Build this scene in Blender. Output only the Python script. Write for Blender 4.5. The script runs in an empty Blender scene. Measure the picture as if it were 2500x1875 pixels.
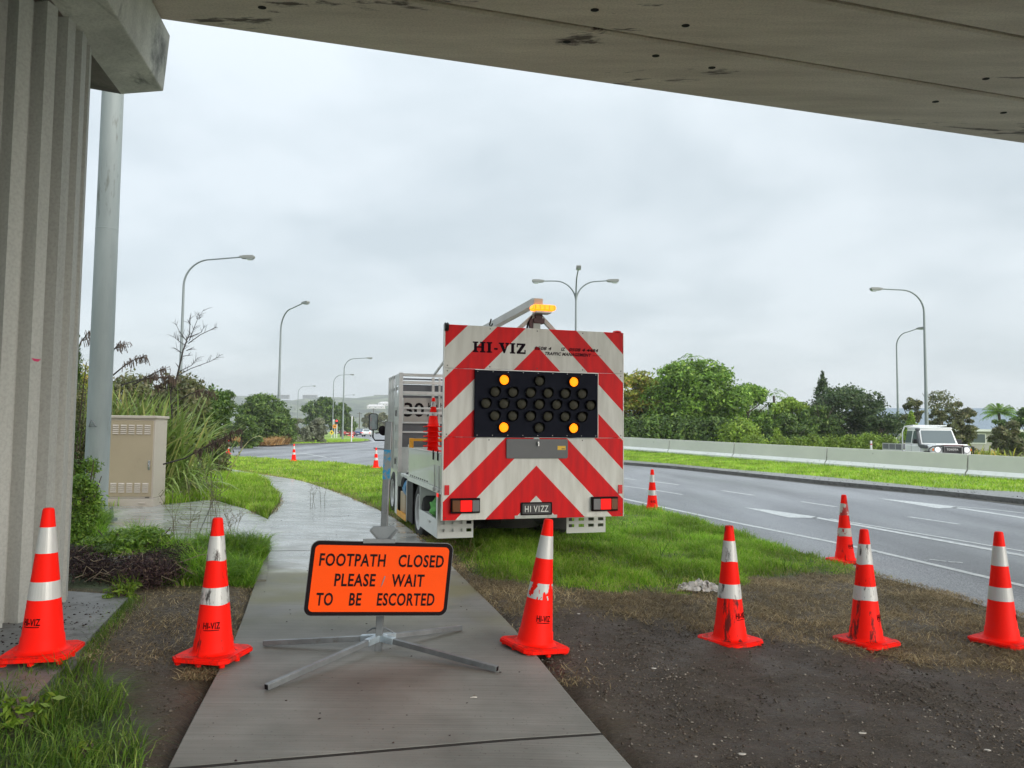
import bpy, bmesh, math, random
import numpy as np
from mathutils import Vector, Matrix, noise as mn
rng = np.random.default_rng(7); random.seed(7)
scene = bpy.context.scene
COL = scene.collection
R = math.radians

# ---------------------------------------------------------------- camera
CH, FPX, PITCH, ROLL = 1.5, 1850.0, R(3.5), R(0.55)
FW = np.array([0, math.cos(PITCH), math.sin(PITCH)]); UP0 = np.array([0, -math.sin(PITCH), math.cos(PITCH)]); RT0 = np.array([1., 0, 0])
RT = RT0*math.cos(ROLL) + UP0*math.sin(ROLL); UP = -RT0*math.sin(ROLL) + UP0*math.cos(ROLL)
CP = np.array([0, 0, CH])
cam = bpy.data.cameras.new('camera'); camo = bpy.data.objects.new('camera', cam); COL.objects.link(camo)
cam.sensor_width = 36; cam.lens = 36*FPX/2500; cam.clip_start = 0.05; cam.clip_end = 6000
camo.matrix_world = Matrix(((RT[0], UP[0], -FW[0], 0), (RT[1], UP[1], -FW[1], 0), (RT[2], UP[2], -FW[2], CH), (0, 0, 0, 1)))
scene.camera = camo
# ---------------------------------------------------------------- world, sun, exposure
SUN_EL, SUN_AZ = R(21), R(128)
world = bpy.data.worlds.new('World'); scene.world = world; world.use_nodes = True
wt = world.node_tree; wt.nodes.clear()
def wn(t, **k):
    n = wt.nodes.new(t)
    for a, b in k.items(): setattr(n, a, b)
    return n
wout = wn('ShaderNodeOutputWorld'); add = wn('ShaderNodeAddShader')
b1 = wn('ShaderNodeBackground'); b2 = wn('ShaderNodeBackground')
sky = wn('ShaderNodeTexSky', sky_type='NISHITA'); sky.sun_disc = False; sky.sun_elevation = SUN_EL; sky.sun_rotation = SUN_AZ
sky.air_density = 1.0; sky.dust_density = 3.0
tc = wn('ShaderNodeTexCoord'); sx = wn('ShaderNodeSeparateXYZ'); wt.links.new(tc.outputs['Generated'], sx.inputs[0])
zz = wn('ShaderNodeMath', operation='MAXIMUM'); zz.inputs[1].default_value = 0.0; wt.links.new(sx.outputs[2], zz.inputs[0])
za = wn('ShaderNodeMath', operation='ADD'); za.inputs[1].default_value = 0.22; wt.links.new(zz.outputs[0], za.inputs[0])
dv = wn('ShaderNodeVectorMath', operation='DIVIDE'); cx = wn('ShaderNodeCombineXYZ')
for i in range(3): wt.links.new(za.outputs[0], cx.inputs[i])
wt.links.new(tc.outputs['Generated'], dv.inputs[0]); wt.links.new(cx.outputs[0], dv.inputs[1])
nz = wn('ShaderNodeTexNoise'); nz.inputs['Scale'].default_value = 1.5; nz.inputs['Detail'].default_value = 6; nz.inputs['Roughness'].default_value = 0.5; nz.inputs['Distortion'].default_value = 0.25
wt.links.new(dv.outputs[0], nz.inputs['Vector'])
cr = wn('ShaderNodeValToRGB'); wt.links.new(nz.outputs['Fac'], cr.inputs[0])
cr.color_ramp.elements[0].position = 0.38; cr.color_ramp.elements[0].color = (0.625, 0.70, 0.742, 1)
cr.color_ramp.elements[1].position = 0.60; cr.color_ramp.elements[1].color = (0.80, 0.87, 0.912, 1)
# brighter towards the zenith, as an overcast sky is
gr = wn('ShaderNodeMapRange'); gr.inputs['From Min'].default_value = 0; gr.inputs['From Max'].default_value = 1; gr.inputs['To Min'].default_value = 0.43; gr.inputs['To Max'].default_value = 1.65
z2 = wn('ShaderNodeMath', operation='POWER'); z2.inputs[1].default_value = 3.6; wt.links.new(zz.outputs[0], z2.inputs[0]); wt.links.new(z2.outputs[0], gr.inputs['Value'])
wt.links.new(cr.outputs[0], b1.inputs['Color']); wt.links.new(gr.outputs[0], b1.inputs['Strength'])
wt.links.new(sky.outputs[0], b2.inputs['Color']); b2.inputs['Strength'].default_value = 0.012
wt.links.new(b1.outputs[0], add.inputs[0]); wt.links.new(b2.outputs[0], add.inputs[1]); wt.links.new(add.outputs[0], wout.inputs['Surface'])
sl = bpy.data.lights.new('sun', 'SUN'); sl.energy = 1.5; sl.angle = R(45); sl.color = (1, 0.96, 0.9)
so = bpy.data.objects.new('sun', sl); COL.objects.link(so)
sd = Vector((math.sin(SUN_AZ)*math.cos(SUN_EL), math.cos(SUN_AZ)*math.cos(SUN_EL), math.sin(SUN_EL)))
so.rotation_euler = sd.to_track_quat('Z', 'Y').to_euler(); so.location = (30, 20, 60)
vs = scene.view_settings; vs.view_transform = 'Standard'; vs.look = 'None'; vs.exposure = 1.13; vs.gamma = 1.0
scene.render.engine = 'CYCLES'

# ---------------------------------------------------------------- projection helpers (pixel of the photo -> point of the place)
def ray(px, py): return FW + RT*(px-1250)/FPX - UP*(py-937.5)/FPX
def D(px, py, Y):
    d = ray(px, py); return CP + d*(Y/d[1])
def G(px, py, z=0.0):
    d = ray(px, py); return CP + d*((z-CH)/d[2])
def sms(a, b, x): t = np.clip((x-a)/(b-a), 0, 1); return t*t*(3-2*t)
def gh(x, y):
    x = np.asarray(x, float); y = np.asarray(y, float)
    t = np.where(x > 0, np.maximum(-0.05*x, -0.17), 0.05*sms(-1.95, -2.8, x))
    w = sms(9, 27, y)
    h = t*(1-w) + -0.19*w
    h = h + 0.33*np.exp(-(((x+8.9)/2.3)**2+((y-19)/4.5)**2))
    return h
def GG(px, py, off=0.0):
    z = 0.0
    for _ in range(25):
        p = G(px, py, z+off); z = 0.6*z+0.4*float(gh(p[0], p[1]))
    p = G(px, py, z+off); return p

# ---------------------------------------------------------------- materials
MATS = {}
def new_mat(name):
    m = bpy.data.materials.new(name); m.use_nodes = True; m.node_tree.nodes.clear(); return m, m.node_tree
class NT:
    def __init__(s, nt): s.nt = nt
    def n(s, t, **k):
        n = s.nt.nodes.new(t)
        for a, b in k.items():
            if a.startswith('i_'):
                key = a[2:].replace('_', ' '); n.inputs[key].default_value = b
            else: setattr(n, a, b)
        return n
    def l(s, a, b): s.nt.links.new(a, b)
def mat(name, col, rough=0.5, metal=0.0, col2=None, nscale=4.0, namt=1.0, bump=0.0, bscale=40.0, dirt=None, dscale=6.0, dthr=(0.55, 0.7), emit=None, estr=0.0, trans=0.0, rough2=None, rand=False, coord='Object', stretch=None, spec=0.5, coat=0.0, detail=6):
    if name in MATS: return MATS[name]
    m, nt = new_mat(name); N = NT(nt)
    out = N.n('ShaderNodeOutputMaterial'); p = N.n('ShaderNodeBsdfPrincipled')
    p.inputs['Base Color'].default_value = (*col, 1); p.inputs['Roughness'].default_value = rough; p.inputs['Metallic'].default_value = metal
    p.inputs['Specular IOR Level'].default_value = spec; p.inputs['Coat Weight'].default_value = coat
    tcn = N.n('ShaderNodeTexCoord'); vec = tcn.outputs[coord]
    if stretch:
        mp = N.n('ShaderNodeMapping'); mp.inputs['Scale'].default_value = stretch; N.l(vec, mp.inputs[0]); vec = mp.outputs[0]
    if rand:
        oi = N.n('ShaderNodeObjectInfo'); ml = N.n('ShaderNodeMath', operation='MULTIPLY'); ml.inputs[1].default_value = 37.0
        N.l(oi.outputs['Random'], ml.inputs[0]); va = N.n('ShaderNodeVectorMath', operation='ADD'); N.l(vec, va.inputs[0]); N.l(ml.outputs[0], va.inputs[1]); vec = va.outputs[0]
    colout = None
    if col2 is not None:
        a = N.n('ShaderNodeTexNoise'); a.inputs['Scale'].default_value = nscale; a.inputs['Detail'].default_value = detail; a.inputs['Roughness'].default_value = 0.62; N.l(vec, a.inputs['Vector'])
        mr = N.n('ShaderNodeMapRange'); mr.inputs['From Min'].default_value = 0.32; mr.inputs['From Max'].default_value = 0.68; mr.inputs['To Max'].default_value = namt; N.l(a.outputs['Fac'], mr.inputs['Value'])
        mx = N.n('ShaderNodeMix', data_type='RGBA'); mx.inputs['A'].default_value = (*col, 1); mx.inputs['B'].default_value = (*col2, 1); N.l(mr.outputs[0], mx.inputs['Factor'])
        colout = mx.outputs['Result']
        if rough2 is not None:
            r2 = N.n('ShaderNodeMapRange'); r2.inputs['From Min'].default_value = 0.35; r2.inputs['From Max'].default_value = 0.65; r2.inputs['To Min'].default_value = rough; r2.inputs['To Max'].default_value = rough2
            N.l(a.outputs['Fac'], r2.inputs['Value']); N.l(r2.outputs[0], p.inputs['Roughness'])
    if dirt is not None:
        a = N.n('ShaderNodeTexNoise'); a.inputs['Scale'].default_value = dscale; a.inputs['Detail'].default_value = 8; a.inputs['Roughness'].default_value = 0.7; N.l(vec, a.inputs['Vector'])
        mr = N.n('ShaderNodeMapRange'); mr.inputs['From Min'].default_value = dthr[0]; mr.inputs['From Max'].default_value = dthr[1]; N.l(a.outputs['Fac'], mr.inputs['Value'])
        mx = N.n('ShaderNodeMix', data_type='RGBA'); mx.inputs['A'].default_value = (*col, 1); mx.inputs['B'].default_value = (*dirt, 1); N.l(mr.outputs[0], mx.inputs['Factor'])
        if colout is not None: N.l(colout, mx.inputs['A'])
        colout = mx.outputs['Result']
    if colout is not None: N.l(colout, p.inputs['Base Color'])
    if bump > 0:
        b = N.n('ShaderNodeTexNoise'); b.inputs['Scale'].default_value = bscale; b.inputs['Detail'].default_value = 5; N.l(vec, b.inputs['Vector'])
        bp = N.n('ShaderNodeBump'); bp.inputs['Strength'].default_value = bump; bp.inputs['Distance'].default_value = 0.02; N.l(b.outputs['Fac'], bp.inputs['Height']); N.l(bp.outputs[0], p.inputs['Normal'])
    if emit: p.inputs['Emission Color'].default_value = (*emit, 1); p.inputs['Emission Strength'].default_value = estr
    N.l(p.outputs[0], out.inputs['Surface'])
    MATS[name] = m; return m

def leaf_mat(name, c1, c2, c3=None, transl=0.35, rough=0.5):
    """foliage: hue varies from leaf to leaf, light passes through"""
    if name in MATS: return MATS[name]
    m, nt = new_mat(name); N = NT(nt)
    out = N.n('ShaderNodeOutputMaterial'); g = N.n('ShaderNodeNewGeometry'); r = N.n('ShaderNodeValToRGB')
    e = r.color_ramp.elements; e[0].position = 0; e[0].color = (*c1, 1); e[1].position = 0.75; e[1].color = (*c2, 1)
    if c3: k = r.color_ramp.elements.new(0.97); k.color = (*c3, 1)
    N.l(g.outputs['Random Per Island'], r.inputs[0])
    tcn = N.n('ShaderNodeTexCoord'); a = N.n('ShaderNodeTexNoise'); a.inputs['Scale'].default_value = 1.1; a.inputs['Detail'].default_value = 4; N.l(tcn.outputs['Object'], a.inputs['Vector'])
    mr = N.n('ShaderNodeMapRange'); mr.inputs['From Min'].default_value = .35; mr.inputs['From Max'].default_value = .65; mr.inputs['To Min'].default_value = .62; mr.inputs['To Max'].default_value = 1.32; N.l(a.outputs['Fac'], mr.inputs['Value'])
    vm = N.n('ShaderNodeVectorMath', operation='SCALE'); N.l(r.outputs[0], vm.inputs[0]); N.l(mr.outputs[0], vm.inputs['Scale'])
    p = N.n('ShaderNodeBsdfPrincipled'); p.inputs['Roughness'].default_value = rough; p.inputs['Specular IOR Level'].default_value = 0.35; N.l(vm.outputs[0], p.inputs['Base Color'])
    t = N.n('ShaderNodeBsdfTranslucent'); N.l(vm.outputs[0], t.inputs['Color'])
    mx = N.n('ShaderNodeMixShader'); mx.inputs[0].default_value = transl; N.l(p.outputs[0], mx.inputs[1]); N.l(t.outputs[0], mx.inputs[2]); N.l(mx.outputs[0], out.inputs['Surface'])
    MATS[name] = m; return m

# ---------------------------------------------------------------- mesh builder
class MB:
    def __init__(s): s.v = []; s.f = []; s.m = []; s.k = 0
    def add(s, vs, fs, M=None):
        o = len(s.v)
        for p in vs:
            p = Vector(p); s.v.append(tuple(M @ p if M is not None else p))
        for f in fs: s.f.append([i+o for i in f]); s.m.append(s.k)
        return s
    def box(s, x0, x1, y0, y1, z0, z1, M=None):
        v = [(x0,y0,z0),(x1,y0,z0),(x1,y1,z0),(x0,y1,z0),(x0,y0,z1),(x1,y0,z1),(x1,y1,z1),(x0,y1,z1)]
        return s.add(v, [(0,3,2,1),(4,5,6,7),(0,1,5,4),(1,2,6,5),(2,3,7,6),(3,0,4,7)], M)
    def prism(s, poly, a, b, axis='z', M=None):
        """poly: 2D outline; extruded from a to b on axis (z: xy, y: xz, x: yz)"""
        n = len(poly)
        def P(q, t): return (q[0], q[1], t) if axis == 'z' else ((q[0], t, q[1]) if axis == 'y' else (t, q[0], q[1]))
        v = [P(q, a) for q in poly] + [P(q, b) for q in poly]
        return s.add(v, [list(range(n))[::-1], list(range(n, 2*n))] + [(i, (i+1) % n, n+(i+1) % n, n+i) for i in range(n)], M)
    def tube(s, pts, r, n=8, caps=True, M=None, sq=False):
        pts = [Vector(p) for p in pts]; rs = r if hasattr(r, '__len__') else [r]*len(pts)
        vs, fs = [], []; a = None
        for i, p in enumerate(pts):
            d = (pts[min(i+1, len(pts)-1)] - pts[max(i-1, 0)]).normalized()
            if a is None:
                a = d.cross(Vector((0, 0, 1)))
                if a.length < 0.05: a = Vector((1, 0, 0))
            a = (a - d*a.dot(d)).normalized(); b = d.cross(a)
            for j in range(n):
                t = 2*math.pi*(j+(0.5 if sq else 0))/n; vs.append(p + (a*math.cos(t)+b*math.sin(t))*rs[i]*(1.4142 if sq else 1))
        for i in range(len(pts)-1):
            for j in range(n): fs.append((i*n+j, i*n+(j+1) % n, (i+1)*n+(j+1) % n, (i+1)*n+j))
        if caps: fs.append(list(range(n))[::-1]); fs.append([(len(pts)-1)*n+j for j in range(n)])
        return s.add(vs, fs, M)
    def sqt(s, a, b, w, M=None): return s.tube([a, b], w/2, 4, True, M, True)
    def lathe(s, prof, n=24, M=None, caps=True):
        vs, fs = [], []
        for (r, z) in prof:
            for j in range(n): t = 2*math.pi*j/n; vs.append((r*math.cos(t), r*math.sin(t), z))
        for i in range(len(prof)-1):
            for j in range(n): fs.append((i*n+j, i*n+(j+1) % n, (i+1)*n+(j+1) % n, (i+1)*n+j))
        if caps: fs.append(list(range(n))[::-1]); fs.append([(len(prof)-1)*n+j for j in range(n)])
        return s.add(vs, fs, M)
    def build(s, name, mats, parent=None, smooth=35, bevel=0):
        me = bpy.data.meshes.new(name); me.from_pydata(s.v, [], s.f)
        mats = mats if isinstance(mats, (list, tuple)) else [mats]
        for m in mats: me.materials.append(m)
        if len(mats) > 1: me.polygons.foreach_set('material_index', s.m)
        bm = bmesh.new(); bm.from_mesh(me); bmesh.ops.recalc_face_normals(bm, faces=bm.faces); bm.to_mesh(me); bm.free()
        if smooth:
            me.polygons.foreach_set('use_smooth', [True]*len(me.polygons)); me.set_sharp_from_angle(angle=R(smooth))
        o = link(name, me, parent)
        if bevel:
            b = o.modifiers.new('bevel', 'BEVEL'); b.width = bevel; b.segments = 2; b.limit_method = 'ANGLE'; b.angle_limit = R(50)
        return o
def link(name, me, parent=None):
    o = bpy.data.objects.new(name, me); COL.objects.link(o)
    if parent: o.parent = parent
    return o
def tag(o, label=None, cat=None, group=None, kind=None):
    if label: o['label'] = label
    if cat: o['category'] = cat
    if group: o['group'] = group
    if kind: o['kind'] = kind
    return o
def empty(name, loc, rz=0, label=None, cat=None, group=None, kind=None):
    o = bpy.data.objects.new(name, None); COL.objects.link(o); o.location = Vector(loc); o.rotation_euler = (0, 0, rz); o.empty_display_size = 0.2
    return tag(o, label, cat, group, kind)
def raw(name, V, F, mats, parent=None, mi=None, smooth=False):
    """fast numpy mesh; F is (n,k)"""
    V = np.asarray(V, np.float32); F = np.asarray(F, np.int32); me = bpy.data.meshes.new(name)
    me.vertices.add(len(V)); me.vertices.foreach_set('co', V.ravel()); k = F.shape[1]
    me.loops.add(F.size); me.loops.foreach_set('vertex_index', F.ravel())
    me.polygons.add(len(F)); me.polygons.foreach_set('loop_start', np.arange(0, F.size, k, dtype=np.int32)); me.polygons.foreach_set('loop_total', np.full(len(F), k, np.int32))
    for m in (mats if isinstance(mats, (list, tuple)) else [mats]): me.materials.append(m)
    if mi is not None: me.polygons.foreach_set('material_index', np.asarray(mi, np.int32))
    if smooth: me.polygons.foreach_set('use_smooth', np.ones(len(F), bool))
    me.update(calc_edges=True); me.validate()
    return link(name, me, parent)
def text(name, s, h, m, parent, M, depth=0.0015, bold=0.0, shear=0, spacing=1.0, width=None, align='CENTER', bend=None):
    cu = bpy.data.curves.new(name, 'FONT'); cu.body = s; cu.size = h/0.72; cu.align_x = align; cu.extrude = depth; cu.offset = bold; cu.shear = shear; cu.space_character = spacing; cu.resolution_u = 3
    t = bpy.data.objects.new(name, cu); COL.objects.link(t)
    dg = bpy.context.evaluated_depsgraph_get(); me = bpy.data.meshes.new_from_object(t.evaluated_get(dg)); bpy.data.objects.remove(t)
    if width:
        xs = [v.co.x for v in me.vertices]; k = width/(max(xs)-min(xs)); c = (max(xs)+min(xs))/2
        for v in me.vertices: v.co.x = (v.co.x-c)*k
    if bend:
        for v in me.vertices: v.co = bend(v.co)
    else: me.transform(M)
    me.materials.clear(); me.materials.append(m); me.name = name
    return link(name, me, parent)
FACE = Matrix.Rotation(R(90), 4, 'X')     # text that faces -Y

def inpoly(x, y, poly):
    x = np.asarray(x); y = np.asarray(y); c = np.zeros(x.shape, bool); n = len(poly)
    for i in range(n):
        x1, y1 = poly[i][:2]; x2, y2 = poly[(i+1) % n][:2]
        if y1 == y2: continue
        k = ((y1 > y) != (y2 > y)) & (x < (x2-x1)*(y-y1)/(y2-y1)+x1); c ^= k
    return c
def pdist(x, y, poly):
    d = np.full(np.shape(x), 1e9); n = len(poly)
    for i in range(n):
        ax, ay = poly[i][:2]; bx, by = poly[(i+1) % n][:2]; L = (bx-ax)**2+(by-ay)**2+1e-12
        t = np.clip(((x-ax)*(bx-ax)+(y-ay)*(by-ay))/L, 0, 1); d = np.minimum(d, np.hypot(x-ax-t*(bx-ax), y-ay-t*(by-ay)))
    return d
def sdf(x, y, poly): d = pdist(x, y, poly); return np.where(inpoly(x, y, poly), d, -d)
def vnoise(x, y, s, seed=0):
    """cheap smooth noise, -1..1"""
    r = np.random.default_rng(seed); o = np.zeros(np.shape(x)); a = 1; tot = 0
    for k in range(4):
        for j in range(3):
            th = r.uniform(0, 6.283); ph = r.uniform(0, 6.283); f = s*(1.9**k)*r.uniform(.7, 1.3)
            o = o+a*np.sin((x*math.cos(th)+y*math.sin(th))*f+ph + 1.3*np.sin((y*math.cos(th)-x*math.sin(th))*f*.7+ph*2))
        tot += 3*a; a *= .6
    return o/tot*1.8

# ---------------------------------------------------------------- outlines of the place
ZR = -0.21
def P2(*pts, f=lambda a, b: GG(a, b)): return [tuple(f(a, b)[:2]) for a, b in pts]
gr_ = lambda a, b: G(a, b, ZR)
road_near = P2((2500,1509),(2250,1435),(2060,1386),(1850,1322),(1700,1277),(1600,1250),(1523,1232), f=gr_)
road_left = P2((936,1143),(822,1131),(701,1123),(560,1114),(528,1110), f=gr_)
isl_front = P2((500,1094),(563,1091),(671,1088.5),(792,1084),(882,1080.5),(905,1077), f=gr_)
isl_back = P2((896,1073.5),(870,1070),(852,1066),(838,1062), f=gr_)
kerb_px = [(2500,1232),(2291,1209),(2020,1184),(1794,1160),(1640,1144),(1523,1134.5)]
kerb = P2(*kerb_px, f=gr_)
dk = (np.array(kerb[-1])-np.array(kerb[-3])); dk /= np.hypot(*dk)
kerb_ext = [tuple(np.array(kerb[0])-np.array((kerb[1][0]-kerb[0][0], kerb[1][1]-kerb[0][1]))*2.5)] + kerb + [tuple(np.array(kerb[-1])+dk*18), tuple(np.array(kerb[-1])+dk*30+np.array((2.0, 3)))]
n0 = np.array(road_near[0])-np.array(road_near[1]); n0 /= np.hypot(*n0)
road_poly = [tuple(np.array(road_near[0])+n0*14)] + road_near + [(1.5, 19.5), (-1.5, 25.5), (-4.2, 30.0)] + road_left + [(-60, 52), (-62, 78)] + isl_front + isl_back + [(-60, 330), (-38, 330), (-16, 120), (-2, 90), (-4, 70)] + kerb_ext[::-1]
island = [(-62, 78)] + isl_front + isl_back + [(-60, 330), (-160, 330), (-160, 78)]
# footpath centre line, 2 m wide
CL = [(0.25, 0.6), (-0.47, 3.45), (-0.95, 5.6), (-1.43, 7.45), (-2.02, 9.7), (-2.95, 12.6), (-3.75, 15.2), (-4.75, 18.0), (-6.05, 21.0), (-7.6, 24.0), (-9.8, 27.6), (-12.4, 31.2), (-15.5, 34.8), (-19, 38)]
def catmull(P, k=12):
    P = [np.array(p, float) for p in P]; out = []
    for i in range(len(P)-1):
        p0 = P[max(i-1, 0)]; p1 = P[i]; p2 = P[i+1]; p3 = P[min(i+2, len(P)-1)]
        for j in range(k):
            t = j/k; out.append(0.5*((2*p1)+(-p0+p2)*t+(2*p0-5*p1+4*p2-p3)*t*t+(-p0+3*p1-3*p2+p3)*t**3))
    out.append(P[-1]); return np.array(out)
cl = catmull(CL, 14); dl = np.gradient(cl, axis=0); dl /= np.linalg.norm(dl, axis=1)[:, None]; nl = np.stack([dl[:, 1], -dl[:, 0]], 1)
ls = np.concatenate([[0], np.cumsum(np.linalg.norm(np.diff(cl, axis=0), axis=1))])
hw = np.interp(cl[:, 1], [12.7, 15.8, 21, 28, 38], [1.0, .78, .62, .58, .55])[:, None]
path_poly = [tuple(p) for p in (cl-nl*hw)[::4]] + [tuple(p) for p in (cl+nl*hw)[::4][::-1]]
pad_poly = P2((664,1350),(664,1276),(600,1245),(522,1222),(430,1232),(330,1238),(240,1240),(225,1330),(420,1345))
pad_a = P2((650,1420),(664,1276),(600,1245),(522,1222),(440,1420))
pad_b = P2((438,1420),(520,1222),(430,1232),(330,1238),(240,1240),(200,1400))
slab_poly = P2((317,1464),(191,1600),(60,1752),(-330,1752),(-330,1440),(100,1448))
dirt_r = P2((1680,1960),(1550,1875),(1240,1526),(1107,1412),(1045,1345),(1010,1310),(1075,1370),(1180,1412),(1330,1436),(1480,1450),(1640,1446),(1800,1428),(1950,1404),(2060,1400),(2090,1393),(2250,1435),(2500,1509),(2900,1600),(2900,1960))
mud_r = P2((1640,1960),(1500,1875),(1215,1526),(1180,1490),(1330,1500),(1560,1515),(1800,1540),(2100,1590),(2350,1640),(2900,1700),(2900,1960))
dirt_l = P2((317,1464),(330,1425),(430,1432),(520,1436),(600,1405),(700,1330),(640,1450),(578,1576),(412,1875),(330,1990),(300,1875),(345,1740),(290,1665),(205,1640),(100,1625),(-50,1690),(-60,1760),(60,1752),(191,1600))
def dirtf(x, y):
    n = 0.22*vnoise(x, y, 3.0, 3)
    d = np.maximum(sdf(x, y, dirt_r), sdf(x, y, dirt_l))
    d = np.maximum(sms(-0.12, 0.16, d+n), sms(-.05, .1, np.minimum(np.maximum(sdf(x, y, path_poly), sdf(x, y, slab_poly))+.22, 7.9-y)))
    return d
def mudf(x, y): return np.maximum(sms(-0.35, 0.35, sdf(x, y, mud_r)+0.35*vnoise(x, y, 1.6, 5)), sms(-.1, .3, sdf(x, y, dirt_l)+.2*vnoise(x, y, 2.2, 6)-.12))
paved_np = [road_poly, path_poly, slab_poly, pad_poly]
def paved_sd(x, y):
    d = np.full(np.shape(x), -1e9)
    for p in paved_np: d = np.maximum(d, sdf(x, y, p))
    return d

# ================================================================ GROUND
def axis_pts(a, b, fine0, fine1, step, grow=1.09):
    mid = list(np.arange(fine0, fine1+1e-6, step)); out = mid[:]; s = step; x = fine1
    while x < b: s *= grow; x += s; out.append(x)
    s = step; x = fine0
    while x > a: s *= grow; x -= s; out.insert(0, x)
    return np.array(out)
def ground():
    X = axis_pts(-2500, 2500, -9, 7.5, 0.085); Y = axis_pts(-600, 3500, 0.5, 16, 0.085)
    gx, gy = np.meshgrid(X, Y); x = gx.ravel(); y = gy.ravel()
    z = gh(x, y); sd_ = paved_sd(x, y); near = (np.abs(x) < 40) & (y < 60) & (y > -5)
    dirt = dirtf(x, y); mud = mudf(x, y)
    dead = np.clip(dirt*(1-mud), 0, 1)
    nz = 0.012*vnoise(x, y, 1.3, 11)+0.008*vnoise(x, y, 6, 12)+0.006*vnoise(x, y, 17, 13)
    # wheel ruts pressed into the mud beside the path
    rut = np.zeros_like(x)
    for k, off in enumerate((0.35, 1.05, 1.75, 2.6)):
        cxk = 0.1+off+(6-y)*0.42
        rut -= 0.022*np.exp(-((x-cxk)/0.13)**2)*dirt
    z = z + np.where(near, nz+rut, 0)
    low = sms(-0.12, 0.06, sd_)                              # the soil lies under slabs and asphalt
    z = z - low*0.09
    z = np.where(sdf(x, y, road_poly) > -0.15, np.minimum(z, ZR-0.045), z)
    z = np.where(inpoly(x, y, island) | (y > 95) | (np.abs(x) > 60), -0.30, z)
    V = np.stack([x, y, z], 1); nx, ny = len(X), len(Y)
    i, j = np.meshgrid(np.arange(nx-1), np.arange(ny-1)); a = (j*nx+i).ravel()
    F = np.stack([a, a+1, a+nx+1, a+nx], 1)
    m, nt = new_mat('soil_and_grass'); N = NT(nt)
    out = N.n('ShaderNodeOutputMaterial'); p = N.n('ShaderNodeBsdfPrincipled'); N.l(p.outputs[0], out.inputs[0])
    at = N.n('ShaderNodeAttribute', attribute_name='dirt'); am = N.n('ShaderNodeAttribute', attribute_name='mud'); tcn = N.n('ShaderNodeTexCoord')
    def noise(s, d=6, r=.6, st=None):
        a = N.n('ShaderNodeTexNoise'); a.inputs['Scale'].default_value = s; a.inputs['Detail'].default_value = d; a.inputs['Roughness'].default_value = r
        v = tcn.outputs['Object']
        if st: mp = N.n('ShaderNodeMapping'); mp.inputs['Scale'].default_value = st; mp.inputs['Rotation'].default_value = (0, 0, R(48)); N.l(v, mp.inputs[0]); v = mp.outputs[0]
        N.l(v, a.inputs['Vector']); return a.outputs['Fac']
    def ramp(f, stops):
        r = N.n('ShaderNodeValToRGB'); N.l(f, r.inputs[0]); e = r.color_ramp.elements
        e[0].position, e[0].color = stops[0][0], (*stops[0][1], 1); e[1].position, e[1].color = stops[-1][0], (*stops[-1][1], 1)
        for q in stops[1:-1]: k = e.new(q[0]); k.color = (*q[1], 1)
        return r.outputs[0]
    def mix(f, a, b):
        q = N.n('ShaderNodeMix', data_type='RGBA'); N.l(f, q.inputs['Factor']); N.l(a, q.inputs['A']); N.l(b, q.inputs['B']); return q.outputs['Result']
    grass = ramp(noise(1.2), [(.3, (.03, .05, .014)), (.5, (.05, .08, .02)), (.7, (.08, .10, .03))])
    grass2 = ramp(noise(30, 4), [(.35, (.03, .05, .014)), (.65, (.09, .12, .035))])
    gm = N.n('ShaderNodeMix', data_type='RGBA'); gm.inputs['Factor'].default_value = .55; N.l(grass, gm.inputs['A']); N.l(grass2, gm.inputs['B'])
    dead_c = ramp(noise(26, 8, .75, (1, 3, 1)), [(.3, (.04, .028, .016)), (.5, (.10, .074, .04)), (.7, (.22, .165, .09))])
    mud_c = ramp(noise(9, 10, .72), [(.3, (.034, .023, .014)), (.52, (.092, .066, .044)), (.72, (.165, .128, .09))])
    mud_f = ramp(noise(120, 3, .6), [(.36, (.016, .011, .007)), (.54, (.084, .062, .042)), (.66, (.22, .185, .145))])
    mm = N.n('ShaderNodeMix', data_type='RGBA'); mm.inputs['Factor'].default_value = .5; N.l(mud_c, mm.inputs['A']); N.l(mud_f, mm.inputs['B'])
    c = mix(am.outputs['Fac'], dead_c, mm.outputs['Result']); c = mix(at.outputs['Fac'], gm.outputs['Result'], c); N.l(c, p.inputs['Base Color'])
    rr = N.n('ShaderNodeMapRange'); rr.inputs['From Min'].default_value = .3; rr.inputs['From Max'].default_value = .7; rr.inputs['To Min'].default_value = .42; rr.inputs['To Max'].default_value = .85; N.l(noise(2.5), rr.inputs['Value']); N.l(rr.outputs[0], p.inputs['Roughness'])
    b1_ = N.n('ShaderNodeBump'); b1_.inputs['Strength'].default_value = 1.0; b1_.inputs['Distance'].default_value = .035; N.l(noise(32, 9, .75), b1_.inputs['Height'])
    b2_ = N.n('ShaderNodeBump'); b2_.inputs['Strength'].default_value = .8; b2_.inputs['Distance'].default_value = .05; N.l(noise(11, 6, .6, (.35, 4, 1)), b2_.inputs['Height']); N.l(b1_.outputs[0], b2_.inputs['Normal']); N.l(b2_.outputs[0], p.inputs['Normal'])
    o = raw('ground', V, F, m, smooth=True); me = o.data
    for nm, val in (('dirt', dirt), ('mud', mud)):
        a = me.attributes.new(nm, 'FLOAT', 'POINT'); a.data.foreach_set('value', val.astype(np.float32))
    tag(o, kind='structure'); return o
ground()

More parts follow.
